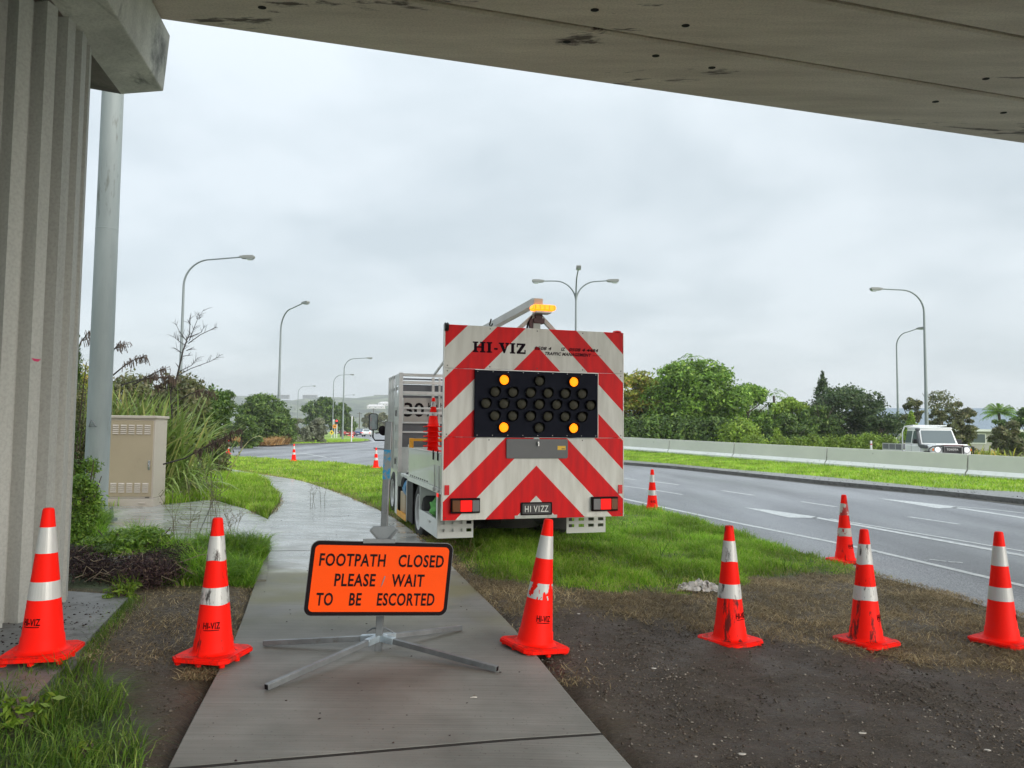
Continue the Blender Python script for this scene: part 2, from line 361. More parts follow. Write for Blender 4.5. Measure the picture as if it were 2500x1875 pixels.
def sheet(name, poly, zf, m, parent=None, thick=0.0, cuts=None, kind=None):
    bm = bmesh.new(); vs = [bm.verts.new((p[0], p[1], 0)) for p in poly]; bm.faces.new(vs); bmesh.ops.triangulate(bm, faces=bm.faces)
    for ax, vals in (cuts or {}).items():
        for c in vals:
            co = (c, 0, 0) if ax == 'x' else (0, c, 0); no = (1, 0, 0) if ax == 'x' else (0, 1, 0)
            bmesh.ops.bisect_plane(bm, geom=bm.verts[:]+bm.edges[:]+bm.faces[:], plane_co=co, plane_no=no)
    for v in bm.verts: v.co.z = zf(v.co.x, v.co.y) if callable(zf) else zf
    bmesh.ops.recalc_face_normals(bm, faces=bm.faces)
    if sum(f.normal.z for f in bm.faces) < 0: bmesh.ops.reverse_faces(bm, faces=bm.faces)
    if thick:
        r = bmesh.ops.extrude_face_region(bm, geom=bm.faces[:]); 
        for g in r['geom']:
            if isinstance(g, bmesh.types.BMVert): g.co.z += thick
        bmesh.ops.recalc_face_normals(bm, faces=bm.faces)
    me = bpy.data.meshes.new(name); bm.to_mesh(me); bm.free(); me.materials.append(m)
    o = link(name, me, parent)
    if kind: o['kind'] = kind
    return o

# ---------------- road
def asphalt_mat():
    m, nt = new_mat('wet_asphalt'); N = NT(nt); out = N.n('ShaderNodeOutputMaterial'); p = N.n('ShaderNodeBsdfPrincipled'); N.l(p.outputs[0], out.inputs[0])
    tcn = N.n('ShaderNodeTexCoord')
    def noise(s, d, st=None):
        a = N.n('ShaderNodeTexNoise'); a.inputs['Scale'].default_value = s; a.inputs['Detail'].default_value = d; v = tcn.outputs['Object']
        if st: mp = N.n('ShaderNodeMapping'); mp.inputs['Scale'].default_value = st; mp.inputs['Rotation'].default_value = (0, 0, R(-32)); N.l(v, mp.inputs[0]); v = mp.outputs[0]
        N.l(v, a.inputs['Vector']); return a.outputs['Fac']
    r = N.n('ShaderNodeValToRGB'); N.l(noise(70, 4), r.inputs[0]); e = r.color_ramp.elements; e[0].position = .36; e[0].color = (.085, .088, .096, 1); e[1].position = .66; e[1].color = (.29, .295, .31, 1)
    r2 = N.n('ShaderNodeValToRGB'); N.l(noise(.55, 4, (1, .16, 1)), r2.inputs[0]); e = r2.color_ramp.elements; e[0].position = .34; e[0].color = (.66, .66, .66, 1); e[1].position = .66; e[1].color = (1.25, 1.25, 1.25, 1)
    mu = N.n('ShaderNodeMix', data_type='RGBA', blend_type='MULTIPLY'); mu.inputs['Factor'].default_value = 1; N.l(r.outputs[0], mu.inputs['A']); N.l(r2.outputs[0], mu.inputs['B']); N.l(mu.outputs['Result'], p.inputs['Base Color'])
    rr = N.n('ShaderNodeMapRange'); rr.inputs['From Min'].default_value = .35; rr.inputs['From Max'].default_value = .65; rr.inputs['To Min'].default_value = .34; rr.inputs['To Max'].default_value = .56; N.l(noise(.5, 5, (1, .18, 1)), rr.inputs['Value']); N.l(rr.outputs[0], p.inputs['Roughness'])
    b = N.n('ShaderNodeBump'); b.inputs['Strength'].default_value = .5; b.inputs['Distance'].default_value = .01; N.l(noise(110, 3), b.inputs['Height']); N.l(b.outputs[0], p.inputs['Normal'])
    MATS['asphalt'] = m; return m
asph = asphalt_mat()
road = sheet('road', road_poly, ZR, asph, kind='structure')
paint = mat('road_paint', (.62, .63, .62), .5, col2=(.38, .39, .39), nscale=9, dirt=(.16, .165, .17), dscale=14, dthr=(.56, .68), spec=.4)
def mark(pts, z=0.004): return sheet('lane_marking', [tuple(G(a, b, ZR)[:2]) for a, b in pts], ZR+z, paint, road)
def line(pts, w=0.11):
    P = [np.array(G(a, b, ZR)[:2]) for a, b in pts]; L, Rr = [], []
    for i, p in enumerate(P):
        d = P[min(i+1, len(P)-1)]-P[max(i-1, 0)]; d /= np.hypot(*d); n = np.array((d[1], -d[0]))*w/2; L.append(p-n); Rr.append(p+n)
    return sheet('lane_marking', [tuple(q) for q in L+Rr[::-1]], ZR+.004, paint, road)
line([(1480,1210),(1523,1218),(1600,1234.6),(1779,1273),(2033,1324),(2129,1344),(2500,1431),(2800,1504)], .12)
for a, b in (((1597,1176),(1658,1184)), ((1763,1198),(1841,1209.6)), ((1957,1225),(2042,1237.6)), ((2219,1262),(2341,1280)), ((1523,1168),(1552,1171.5))): line([a, b], .12)
line([(1523,1186.5),(1600,1197),(1667,1208)], .09)
mark([(1816,1239),(1880,1246),(1988,1261),(1996,1265),(1924,1264)])
line([(1990,1263.5),(2200,1302),(2500,1357),(2800,1412)], .17); line([(2027,1267),(2250,1304),(2500,1346.5),(2800,1398)], .09)
mark([(2142,1216.5),(2240,1226),(2325,1236),(2340,1240),(2290,1241.5)])
line([(2330,1239),(2500,1265),(2800,1310)], .2); line([(2335,1236.5),(2420,1244),(2500,1253),(2800,1287)], .1)
for a in ([(731,1106),(765,1111),(798,1117)], [(805,1115.5),(831,1118)], [(879,1120),(936,1122)], [(722,1102.5),(736,1102)], [(700,1096),(780,1092.5)], [(890,1104),(936,1101)]): line(a, .14)
line([(903,1081),(915,1077.5),(905,1073)], .14)
for k, a in enumerate(((2110,1346,2140,1348), (2270,1366,2310,1371), (2315,1372,2350,1374))): line([(a[0], a[1]), (a[2], a[3])], .06)
line([(860,1063.5),(880,1064)], .3)

# ---------------- footpath slabs (each a piece)
def slab_mat():
    m, nt = new_mat('footpath_concrete'); N = NT(nt); out = N.n('ShaderNodeOutputMaterial'); p = N.n('ShaderNodeBsdfPrincipled'); N.l(p.outputs[0], out.inputs[0])
    tcn = N.n('ShaderNodeTexCoord'); g = N.n('ShaderNodeNewGeometry'); v = g.outputs['Position']
    def noise(s, d, st=None, rz=0, dist=0):
        a = N.n('ShaderNodeTexNoise'); a.inputs['Scale'].default_value = s; a.inputs['Detail'].default_value = d; a.inputs['Distortion'].default_value = dist; q = v
        if st: mp = N.n('ShaderNodeMapping'); mp.inputs['Scale'].default_value = st; mp.inputs['Rotation'].default_value = (0, 0, rz); N.l(q, mp.inputs[0]); q = mp.outputs[0]
        N.l(q, a.inputs['Vector']); return a.outputs['Fac']
    def ramp(f, s):
        r = N.n('ShaderNodeValToRGB'); N.l(f, r.inputs[0]); e = r.color_ramp.elements; e[0].position = s[0][0]; e[0].color = (*s[0][1], 1); e[1].position = s[-1][0]; e[1].color = (*s[-1][1], 1)
        for q in s[1:-1]: k = e.new(q[0]); k.color = (*q[1], 1)
        return r.outputs[0]
    base = ramp(noise(1.6, 8), [(.32, (.14, .138, .122)), (.5, (.195, .192, .173)), (.7, (.255, .25, .228))])
    broom = ramp(noise(9, 6, (.12, 9, 1), R(-14)), [(.3, (.80, .80, .80)), (.7, (1.12, 1.12, 1.12))])
    mu = N.n('ShaderNodeMix', data_type='RGBA', blend_type='MULTIPLY'); mu.inputs['Factor'].default_value = 1; N.l(base, mu.inputs['A']); N.l(broom, mu.inputs['B'])
    # olive algae stain towards the open end of the overpass
    sp = N.n('ShaderNodeSeparateXYZ'); N.l(v, sp.inputs[0])
    def band(a, b, c, d, src):
        u = N.n('ShaderNodeMapRange', interpolation_type='SMOOTHSTEP'); u.inputs['From Min'].default_value = a; u.inputs['From Max'].default_value = b; N.l(src, u.inputs['Value'])
        w = N.n('ShaderNodeMapRange', interpolation_type='SMOOTHSTEP'); w.inputs['From Min'].default_value = c; w.inputs['From Max'].default_value = d; w.inputs['To Min'].default_value = 1; w.inputs['To Max'].default_value = 0; N.l(src, w.inputs['Value'])
        q = N.n('ShaderNodeMath', operation='MULTIPLY'); N.l(u.outputs[0], q.inputs[0]); N.l(w.outputs[0], q.inputs[1]); return q.outputs[0]
    al = N.n('ShaderNodeMath', operation='MULTIPLY'); N.l(band(5.2, 6.8, 7.7, 8.3, sp.outputs[1]), al.inputs[0])
    mr = N.n('ShaderNodeMapRange'); mr.inputs['From Min'].default_value = .35; mr.inputs['From Max'].default_value = .6; mr.inputs['To Max'].default_value = .75; N.l(noise(1.3, 5), mr.inputs['Value']); N.l(mr.outputs[0], al.inputs[1])
    mx = N.n('ShaderNodeMix', data_type='RGBA'); N.l(al.outputs[0], mx.inputs['Factor']); N.l(mu.outputs['Result'], mx.inputs['A']); mx.inputs['B'].default_value = (.17, .16, .062, 1)
    # rain-wet beyond the shelter of the deck, plus open daylight painted lighter
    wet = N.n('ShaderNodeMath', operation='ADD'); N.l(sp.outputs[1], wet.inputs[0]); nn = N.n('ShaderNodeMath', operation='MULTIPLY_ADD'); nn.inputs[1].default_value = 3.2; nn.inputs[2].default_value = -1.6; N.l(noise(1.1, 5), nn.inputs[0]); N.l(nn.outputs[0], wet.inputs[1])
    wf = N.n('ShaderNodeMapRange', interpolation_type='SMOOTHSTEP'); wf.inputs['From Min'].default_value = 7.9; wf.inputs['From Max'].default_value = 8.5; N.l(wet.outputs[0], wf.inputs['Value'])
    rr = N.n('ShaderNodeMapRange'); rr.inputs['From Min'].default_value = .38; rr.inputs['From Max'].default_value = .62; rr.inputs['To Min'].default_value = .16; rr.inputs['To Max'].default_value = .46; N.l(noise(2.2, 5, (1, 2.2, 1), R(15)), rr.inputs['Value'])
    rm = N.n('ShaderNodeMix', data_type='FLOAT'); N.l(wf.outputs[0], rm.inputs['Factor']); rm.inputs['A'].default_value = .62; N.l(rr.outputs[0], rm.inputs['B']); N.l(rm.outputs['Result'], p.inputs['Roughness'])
    lit_c = N.n('ShaderNodeMix', data_type='RGBA', blend_type='MULTIPLY'); N.l(wf.outputs[0], lit_c.inputs['Factor']); N.l(mx.outputs['Result'], lit_c.inputs['A']); lit_c.inputs['B'].default_value = (1.55, 1.56, 1.6, 1)  # daylight past the deck put into the concrete as a lighter colour
    spk = ramp(noise(60, 2), [(.27, (.25, .22, .18)), (.33, (1, 1, 1))]); m3 = N.n('ShaderNodeMix', data_type='RGBA', blend_type='MULTIPLY'); m3.inputs['Factor'].default_value = .7; N.l(lit_c.outputs['Result'], m3.inputs['A']); N.l(spk, m3.inputs['B'])
    N.l(m3.outputs['Result'], p.inputs['Base Color'])
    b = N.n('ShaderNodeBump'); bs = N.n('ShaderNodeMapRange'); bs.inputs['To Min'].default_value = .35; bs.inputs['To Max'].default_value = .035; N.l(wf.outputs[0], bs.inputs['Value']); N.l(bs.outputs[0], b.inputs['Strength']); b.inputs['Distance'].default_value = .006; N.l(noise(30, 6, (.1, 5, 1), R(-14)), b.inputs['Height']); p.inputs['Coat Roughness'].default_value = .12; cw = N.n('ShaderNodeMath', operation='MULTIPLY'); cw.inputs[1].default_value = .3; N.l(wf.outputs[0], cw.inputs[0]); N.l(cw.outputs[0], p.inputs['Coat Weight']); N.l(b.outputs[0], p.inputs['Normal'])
    return m
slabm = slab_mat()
fp = empty('footpath', (0, 0, 0), kind='structure')
joints = [0.0, 2.95]
s_at = lambda yy: float(np.interp(yy, cl[:, 1], ls))
joints = [0.0] + [s_at(v) for v in (3.62, 9.42, 12.75, 15.9, 18.9, 21.6, 24.2, 26.8, 29.4, 31.9, 34.2, 36.4)] + [ls[-1]]
def zpath(x, y): return float(gh(x, y))+0.012
for a, b in zip(joints[:-1], joints[1:]):
    n = max(3, int((b-a)/.35)); mb = MB(); ss = np.linspace(a+.013, b-.013, n)
    V = []
    for s in ss:
        c = np.array([np.interp(s, ls, cl[:, k]) for k in (0, 1)]); nn = np.array([np.interp(s, ls, nl[:, k]) for k in (0, 1)])
        zc = float(gh(c[0], c[1]))
        hwc = float(np.interp(s, ls, hw[:, 0]))
        for t in (-1.0, -.5, 0, .5, 1.0):
            q = c+nn*t*hwc; z = .6*zc+.4*float(gh(q[0], q[1]))+.016; V.append((q[0], q[1], z))
    m = len(V); V += [(x, y, z-.1) for x, y, z in V]; F = []
    for i in range(n-1):
        for j in range(4): k = i*5+j; F.append((k, k+1, k+6, k+5))
    for i in range(n-1): F += [(i*5, i*5+5, m+i*5+5, m+i*5), (i*5+4, m+i*5+4, m+i*5+9, i*5+9)]
    F += [(j, m+j, m+j+1, j+1) for j in range(4)] + [((n-1)*5+j, (n-1)*5+j+1, m+(n-1)*5+j+1, m+(n-1)*5+j) for j in range(4)]
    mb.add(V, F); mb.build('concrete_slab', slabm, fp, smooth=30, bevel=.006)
jm = mat('joint_dirt', (.018, .015, .012), .9)
for s in joints[1:-1]:
    c = np.array([np.interp(s, ls, cl[:, k]) for k in (0, 1)]); nn = np.array([np.interp(s, ls, nl[:, k]) for k in (0, 1)]); tt = np.array((-nn[1], nn[0])); hwc = float(np.interp(s, ls, hw[:, 0])); zc = float(gh(c[0], c[1])); mb = MB()
    for i in range(8):
        P = []
        for u, v in ((i, -1), (i+1, -1), (i+1, 1), (i, 1)):
            t_ = -1+u/4; q = c+nn*t_*hwc+tt*v*.0125; z = .6*zc+.4*float(gh(q[0], q[1]))+.0145; P.append((q[0], q[1], z))
        mb.add(P, [(0, 1, 2, 3)])
    mb.build('joint', jm, fp)
pad = empty('concrete_pad', (0, 0, 0), kind='structure')
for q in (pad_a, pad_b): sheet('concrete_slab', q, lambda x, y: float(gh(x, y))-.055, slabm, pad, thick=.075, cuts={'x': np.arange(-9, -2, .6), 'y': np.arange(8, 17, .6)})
piermat = mat('damp_slab', (.135, .138, .14), .6, col2=(.21, .21, .205), nscale=2.2, dirt=(.05, .045, .04), dscale=7, dthr=(.52, .7), bump=.2, bscale=30, rough2=.45)
sheet('pier_footing', slab_poly, lambda x, y: -.015, piermat, thick=.10, kind='structure')

# ---------------- median with kerb, concrete strip and grass
BA = D(2500, 1173, 26.2); BB = D(1523, 1098, 48.7); bd = (BB-BA); blen = np.linalg.norm(bd[:2]); bdir = bd/blen
def bpt(t): return BA + bdir*t                       # along the barrier base, metres from BA
conc_up = [np.array(G(a, b, -.07)) for a, b in ((2500,1201),(2291,1191),(2020,1164),(1794,1146),(1640,1132),(1523,1123))]
kb = [np.array((*p, ZR)) for p in kerb]
def extend(L, a, b): 
    d0 = (L[0]-L[1]); d0 /= np.linalg.norm(d0[:2]); d1 = (L[-1]-L[-3]); d1 /= np.linalg.norm(d1[:2]); d0[2] = 0; return [L[0]+d0*a] + L + [L[-1]+d1*b]
kb = extend(kb, 14, 22); cu_ = extend(conc_up, 14, 22)
bb_ = [bpt(t) for t in (-14, 0, 6, 13.5, 20, blen*.8, blen, blen+20)]
def strip(name, A, B, m, parent=None, kind=None, sub=1):
    V, F = [], []
    for a, b in zip(A, B):
        for k in range(sub+1): V.append(tuple(a+(b-a)*k/sub))
    n = len(A)
    for i in range(n-1):
        for k in range(sub): q = i*(sub+1)+k; F.append((q, q+1, q+sub+2, q+sub+1))
    mb = MB(); mb.add(V, F); o = mb.build(name, m, parent, smooth=60)
    if kind: o['kind'] = kind
    return o
med = empty('median', (0, 0, 0), kind='structure')
kerbm = mat('kerb_concrete', (.15, .148, .142), .6, col2=(.08, .078, .07), nscale=3, dirt=(.04, .036, .03), dscale=9, dthr=(.5, .66), bump=.3)
stripm = mat('median_concrete', (.205, .20, .20), .38, col2=(.14, .136, .136), nscale=1.6, dirt=(.05, .045, .04), dscale=5, dthr=(.58, .72), bump=.25, rough2=.28)
ktop = [p+np.array((0, 0, .13)) for p in kb]
kb2 = [p+(c-p)*np.array((1, 1, 0))*.06 for p, c in zip(ktop, cu_)]
strip('kerb_face', [p-np.array((0, 0, .05)) for p in kb], ktop, kerbm, med)
strip('kerb_top', ktop, kb2, kerbm, med)
strip('paved_strip', kb2, cu_, stripm, med)
gut = mat('gutter_silt', (.10, .092, .075), .55, col2=(.05, .045, .036), nscale=6, bump=.6, bscale=60)
gk = [p+(p-c)/np.linalg.norm((p-c)[:2])*np.array((1, 1, 0))*(.38+.12*math.sin(i*2.1)) for i, (p, c) in enumerate(zip(kb, cu_))]
strip('gutter', [p+np.array((0, 0, .008)) for p in kb], [p+np.array((0, 0, .008)) for p in gk], gut, med)
def resamp(L, n):
    L = np.array(L); s = np.concatenate([[0], np.cumsum(np.linalg.norm(np.diff(L[:, :2], axis=0), axis=1))]); t = np.linspace(0, s[-1], n)
    return [np.array([np.interp(q, s, L[:, k]) for k in range(3)]) for q in t]
lawn = mat('lawn', (.17, .28, .03), .8, col2=(.28, .37, .06), nscale=1.1, dirt=(.11, .20, .025), dscale=25, dthr=(.45, .65), bump=.8, bscale=50)
CU = resamp(cu_, 30); BBr = resamp(bb_, 30)
strip('grass_strip', CU, BBr, lawn, med, sub=4)
sheet('grass_island', island, -.07, lawn, kind='structure')
ik = [np.array((*p, ZR)) for p in [(-60, 78)] + isl_front + isl_back]
ke = empty('island_kerb', (0, 0, 0), kind='structure')
strip('kerb_face', [p-np.array((0, 0, .05)) for p in ik], [p+np.array((0, 0, .145)) for p in ik], kerbm, ke)
ic = np.array((*isl_front[2], 0))+np.array((0, 20, 0))
strip('kerb_top', [p+np.array((0, 0, .145)) for p in ik], [p+np.array((0, 0, .145))+(ic-p)/np.linalg.norm((ic-p)[:2])*np.array((1, 1, 0))*.25 for p in ik], kerbm, ke)
# field behind the barrier and the second carriageway on it
fld = [bpt(-14)+np.array((0, 0.5, 0)), bpt(blen+20)+np.array((0, .5, 0))]
sheet('field', [tuple(fld[0][:2]), (60, 20), (260, 90), (220, 330), (-5, 330), (-2, 100), tuple(fld[1][:2])], lambda x, y: -.16, lawn, kind='structure')
sheet('second_carriageway', [(14.5, 26), (20, 21.5), (27, 24), (25.5, 44), (22, 72), (12, 100), (5, 98), (15, 66), (17, 46)], -.13, asph, kind='structure')
tisl = [G(a, b, ZR) for a, b in ((912,1095.5),(935,1098.5),(1010,1101),(1010,1093),(930,1092))]
sheet('traffic_island', [tuple(p[:2]) for p in tisl], ZR-.02, stripm, thick=.15, kind='structure')
# distant hills
def hills():
    X = np.linspace(-2200, 2200, 220); rows = 16; V = []; F = []
    for i in range(rows):
        t = i/(rows-1); yy = 900+560*t
        for x in X:
            ridge = 62+5*math.sin(x/130+1)+4*math.sin(x/57)+2.2*math.sin(x/21)+1.2*math.sin(x/9)
            if x > -150: ridge *= .78+.1*math.sin(x/170)
            prof = math.sin(min(t, 1)*math.pi/2)**1.4
            z = ridge*prof*(yy/1400) + (3*mn.noise((x/45, yy/45, 0))+1.6*mn.noise((x/15, yy/18, 3)))*(prof)
            V.append((x, yy, z-1.5*(1-t)))
    n = len(X)
    for i in range(rows-1):
        for j in range(n-1): a = i*n+j; F.append((a, a+1, a+n+1, a+n))
    m = mat('hill_cover', (.055, .085, .03), .9, col2=(.22, .23, .12), nscale=.014, dirt=(.015, .032, .012), dscale=.028, dthr=(.46, .53))
    o = raw('hills', V, F, m, smooth=True); tag(o, kind='structure')
hills()

# ================================================================ OVERPASS
def concrete_mat(name, c1, c2, stain, thr=(.60, .70), sc=.8, st=None, rz=0, streak=None, bump=.25):
    m, nt = new_mat(name); N = NT(nt); out = N.n('ShaderNodeOutputMaterial'); p = N.n('ShaderNodeBsdfPrincipled'); N.l(p.outputs[0], out.inputs[0]); p.inputs['Roughness'].default_value = .75
    tcn = N.n('ShaderNodeTexCoord')
    def noise(s, d, st=None, dist=0, r=.6):
        a = N.n('ShaderNodeTexNoise'); a.inputs['Scale'].default_value = s; a.inputs['Detail'].default_value = d; a.inputs['Distortion'].default_value = dist; a.inputs['Roughness'].default_value = r; v = tcn.outputs['Object']
        if st: mp = N.n('ShaderNodeMapping'); mp.inputs['Scale'].default_value = st; mp.inputs['Rotation'].default_value = (0, 0, rz); N.l(v, mp.inputs[0]); v = mp.outputs[0]
        N.l(v, a.inputs['Vector']); return a.outputs['Fac']
    r = N.n('ShaderNodeValToRGB'); N.l(noise(sc*2, 8, st), r.inputs[0]); e = r.color_ramp.elements; e[0].position = .3; e[0].color = (*c1, 1); e[1].position = .7; e[1].color = (*c2, 1)
    f = N.n('ShaderNodeMapRange'); f.inputs['From Min'].default_value = thr[0]; f.inputs['From Max'].default_value = thr[1]; f.inputs['To Max'].default_value = .9; N.l(noise(sc, 9, streak, .6, .65), f.inputs['Value'])
    mx = N.n('ShaderNodeMix', data_type='RGBA'); N.l(f.outputs[0], mx.inputs['Factor']); N.l(r.outputs[0], mx.inputs['A']); mx.inputs['B'].default_value = (*stain, 1)
    g = N.n('ShaderNodeValToRGB'); N.l(noise(45, 3), g.inputs[0]); e = g.color_ramp.elements; e[0].position = .3; e[0].color = (.86, .86, .86, 1); e[1].position = .6; e[1].color = (1.05, 1.05, 1.05, 1)
    mu = N.n('ShaderNodeMix', data_type='RGBA', blend_type='MULTIPLY'); mu.inputs['Factor'].default_value = 1; N.l(mx.outputs['Result'], mu.inputs['A']); N.l(g.outputs[0], mu.inputs['B']); N.l(mu.outputs['Result'], p.inputs['Base Color'])
    b = N.n('ShaderNodeBump'); b.inputs['Strength'].default_value = bump; b.inputs['Distance'].default_value = .01; N.l(noise(12, 8, st), b.inputs['Height']); N.l(b.outputs[0], p.inputs['Normal'])
    MATS[name] = m; return m
beamm = concrete_mat('beam_concrete', (.53, .455, .385), (.74, .655, .56), (.07, .048, .044), (.61, .64), .7, (.4, 3, 1), R(-15.8), streak=(.45, 2.2, 1))
capm = concrete_mat('cap_concrete', (.40, .40, .37), (.66, .655, .60), (.11, .115, .105), (.55, .66), 1.3, (1, 1, .6), 0, streak=(2.0, .55, .55))
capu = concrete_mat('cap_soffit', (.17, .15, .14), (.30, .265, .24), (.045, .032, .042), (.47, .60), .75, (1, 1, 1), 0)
colm = concrete_mat('column_concrete', (.33, .335, .31), (.42, .425, .395), (.17, .165, .15), (.66, .74), .6, (3, 3, .25), 0, streak=(2.5, 2.5, .35))
darkm = mat('black_void', (.012, .011, .011), .9)
e = np.array((.962, .2715)); e /= np.hypot(*e); nb = np.array((-e[1], e[0]))
ov = empty('overpass', (-4.78, 5.77, 0), 0, 'concrete road overpass whose long beams cross the top of the picture', 'bridge')
def OB(mb, name, m, **k):
    o = mb.build(name, m, ov, **k); o.matrix_parent_inverse = Matrix.Translation((4.78, -5.77, 0)); return o
ZS = 5.4
holes = [(1452,24),(1674,62),(1384,102),(1601,136),(2407,192),(2284,248),(2450,275),(1738,165),(640,18)]
HP = [G(a, b, ZS) for a, b in holes]
for k in range(8):
    c1 = 7.71-1.06*k; c0 = c1-1.06+.048; mb = MB()
    prof = [(c0+.022, ZS), (c1-.022, ZS), (c1, ZS+.022), (c1, ZS+.62), (c0, ZS+.62), (c0, ZS+.022)]
    # ends lie on the pier cap at the left and on the far pier at the right
    A, B = -9.0, 26.0
    V = []
    for t in (A, B):
        for (c, z) in prof: q = e*t+nb*c; V.append((q[0], q[1], z))
    F = [list(range(6))[::-1], list(range(6, 12))]+[(i, (i+1) % 6, 6+(i+1) % 6, 6+i) for i in range(6)]
    mb.add(V, F)
    bo = OB(mb, 'beam', beamm, smooth=0)
    for h in HP:
        c = float(h[:2]@nb)
        if c0 < c < c1:
            w = MB(); w.lathe([(.032, ZS-.004), (.032, ZS+.004)], 10, Matrix.Translation((h[0], h[1], 0)) @ Matrix.Diagonal((1.25, .9, 1, 1)))
            w.build('weep_hole', darkm, bo).matrix_parent_inverse = Matrix.Identity(4)
dk_ = MB(); V = []
for t, c in ((-9, 7.9), (26, 7.9), (26, -.85), (-9, -.85)): q = e*t+nb*c; V.append((q[0], q[1]))
dk_.prism(V, ZS+.63, ZS+.85); OB(dk_, 'deck', beamm, smooth=0)
pr_ = MB(); V = []
for t, c in ((-9, 7.95), (26, 7.95), (26, 7.65), (-9, 7.65)): q = e*t+nb*c; V.append((q[0], q[1]))
pr_.prism(V, ZS+.86, ZS+1.75); OB(pr_, 'parapet', beamm, smooth=0)
# pier cap
ax = np.array((-.182, .983)); ax /= np.hypot(*ax); ua = np.array((ax[1], -ax[0])); org = np.array((-3.796, 7.136))
cap = MB(); P2c = D(398, 221, 7.27); c2_ = float((P2c[:2]-org)@ua); prof = [(-2.48, 4.70), (0, 4.70), (c2_, float(P2c[2])), (c2_+.04, 5.385), (-2.48-c2_-.04, 5.385), (-2.48-c2_, float(P2c[2]))]; V = []
for t in (-12.2, 0):
    for (c, z) in prof: q = org+ax*t+ua*c+ax*(.47*c if t == 0 else 0)*(.55); V.append((q[0], q[1], z))
cap.add(V, [list(range(6))[::-1], list(range(6, 12))]+[(i, (i+1) % 6, 6+(i+1) % 6, 6+i) for i in range(6)])
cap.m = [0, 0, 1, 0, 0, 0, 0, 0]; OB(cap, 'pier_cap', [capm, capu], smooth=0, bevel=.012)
pads = MB()
for k in range(11):
    q = e*(-3.35+.0)+nb*(7.2-1.06*k)
    pads.box(q[0]-.5, q[0]+.05, q[1]-.2, q[1]+.2, 5.37, 5.402)
# fluted column
nf = 33; P = []; Rr_, dr = 1.20, .11
for i in range(nf):
    a0 = 2*math.pi*(i+.424)/nf; da = 2*math.pi/nf
    for (u, r) in ((0, Rr_-dr), (.46, Rr_-dr), (.50, Rr_), (.96, Rr_)): P.append((r*math.cos(a0+u*da), r*math.sin(a0+u*da)))
colb = MB(); colb.prism(P, .02, 4.702, M=Matrix.Translation((-4.70, 5.77, 0))); OB(colb, 'column', colm, smooth=0)
pk = mat('pink_spray', (.55, .03, .12), .6); sm = MB(); c3 = D(65, 878, 5.1)
# pink chalk dash on one of the ribs
best = None
for i in range(nf):
    a = 2*math.pi*(i+.424+.72)/nf; q = np.array((-4.70+1.2015*math.cos(a), 5.77+1.2015*math.sin(a))); 
    d = ray(65, 878); t = q[1]/d[1]; 
    px = d[0]*t; 
    if abs(px-q[0]) < (best[0] if best else 9) and (q@np.array((4.78, -5.77)) > -55) and math.sin(a) < .2: best = (abs(px-q[0]), a, CH+d[2]*t)
a = best[1]; z = best[2]; tn = np.array((-math.sin(a), math.cos(a))); q = np.array((-4.70+1.2015*math.cos(a), 5.77+1.2015*math.sin(a)))
sm.add([(q[0]+tn[0]*u, q[1]+tn[1]*u, z+v) for u, v in ((-.045, .008), (-.02, -.012), (.02, -.013), (.045, .008), (0, .006))], [(0, 1, 2, 3, 4)])
OB(sm, 'chalk_mark', pk, smooth=0)

# ================================================================ STREET FURNITURE
galv = mat('galvanised_steel', (.28, .30, .31), .5, .35, col2=(.19, .21, .22), nscale=2.5, dirt=(.22, .24, .24), dscale=1.2, dthr=(.5, .65), stretch=(2, 2, .5))
galvw = mat('wet_galvanised_mast', (.36, .40, .40), .6, .05, col2=(.23, .265, .26), nscale=1.2, dirt=(.16, .17, .15), dscale=1.6, dthr=(.56, .62), stretch=(1.5, 1.5, .3), bump=.05, bscale=200)
mx_, my_ = float(D(234, 1200, 11.3)[0]), 11.3; mz = .08
mast = empty('steel_mast', (mx_, my_, mz), 0, 'thick galvanised steel mast on bolted flange between fluted column and beige cabinet', 'mast')
m1 = MB(); m1.lathe([(.166, .05), (.164, .9), (.159, 3.2), (.150, 7.0), (.13, 13)], 40); m1.build('pole', galvw, mast)
m1 = MB(); m1.lathe([(.1560, 4.38), (.1585, 4.385), (.1585, 4.395), (.1558, 4.40)], 40, caps=False); m1.build('weld_band', galvw, mast)
m1 = MB(); m1.prism([(.30*math.cos(R(22.5+45*i)), .30*math.sin(R(22.5+45*i))) for i in range(8)], .02, .06); m1.build('base_plate', galv, mast)
for i in range(8):
    a = R(45*i); b = MB(); M = Matrix.Translation((.235*math.cos(a), .235*math.sin(a), 0)); b.lathe([(.016, .06), (.016, .22)], 8, M); b.lathe([(.03, .06), (.03, .10)], 6, M); b.lathe([(.028, .12), (.028, .15)], 6, M); b.build('anchor_bolt', galv, mast)
b = MB(); b.tube([(-.05, -.165, 1.42), (0, -.20, 1.52), (.05, -.165, 1.42)], .008, 6); b.tube([(-.06, -.16, 1.42), (.06, -.16, 1.42)], .008, 6); b.build('step_bracket', galv, mast)

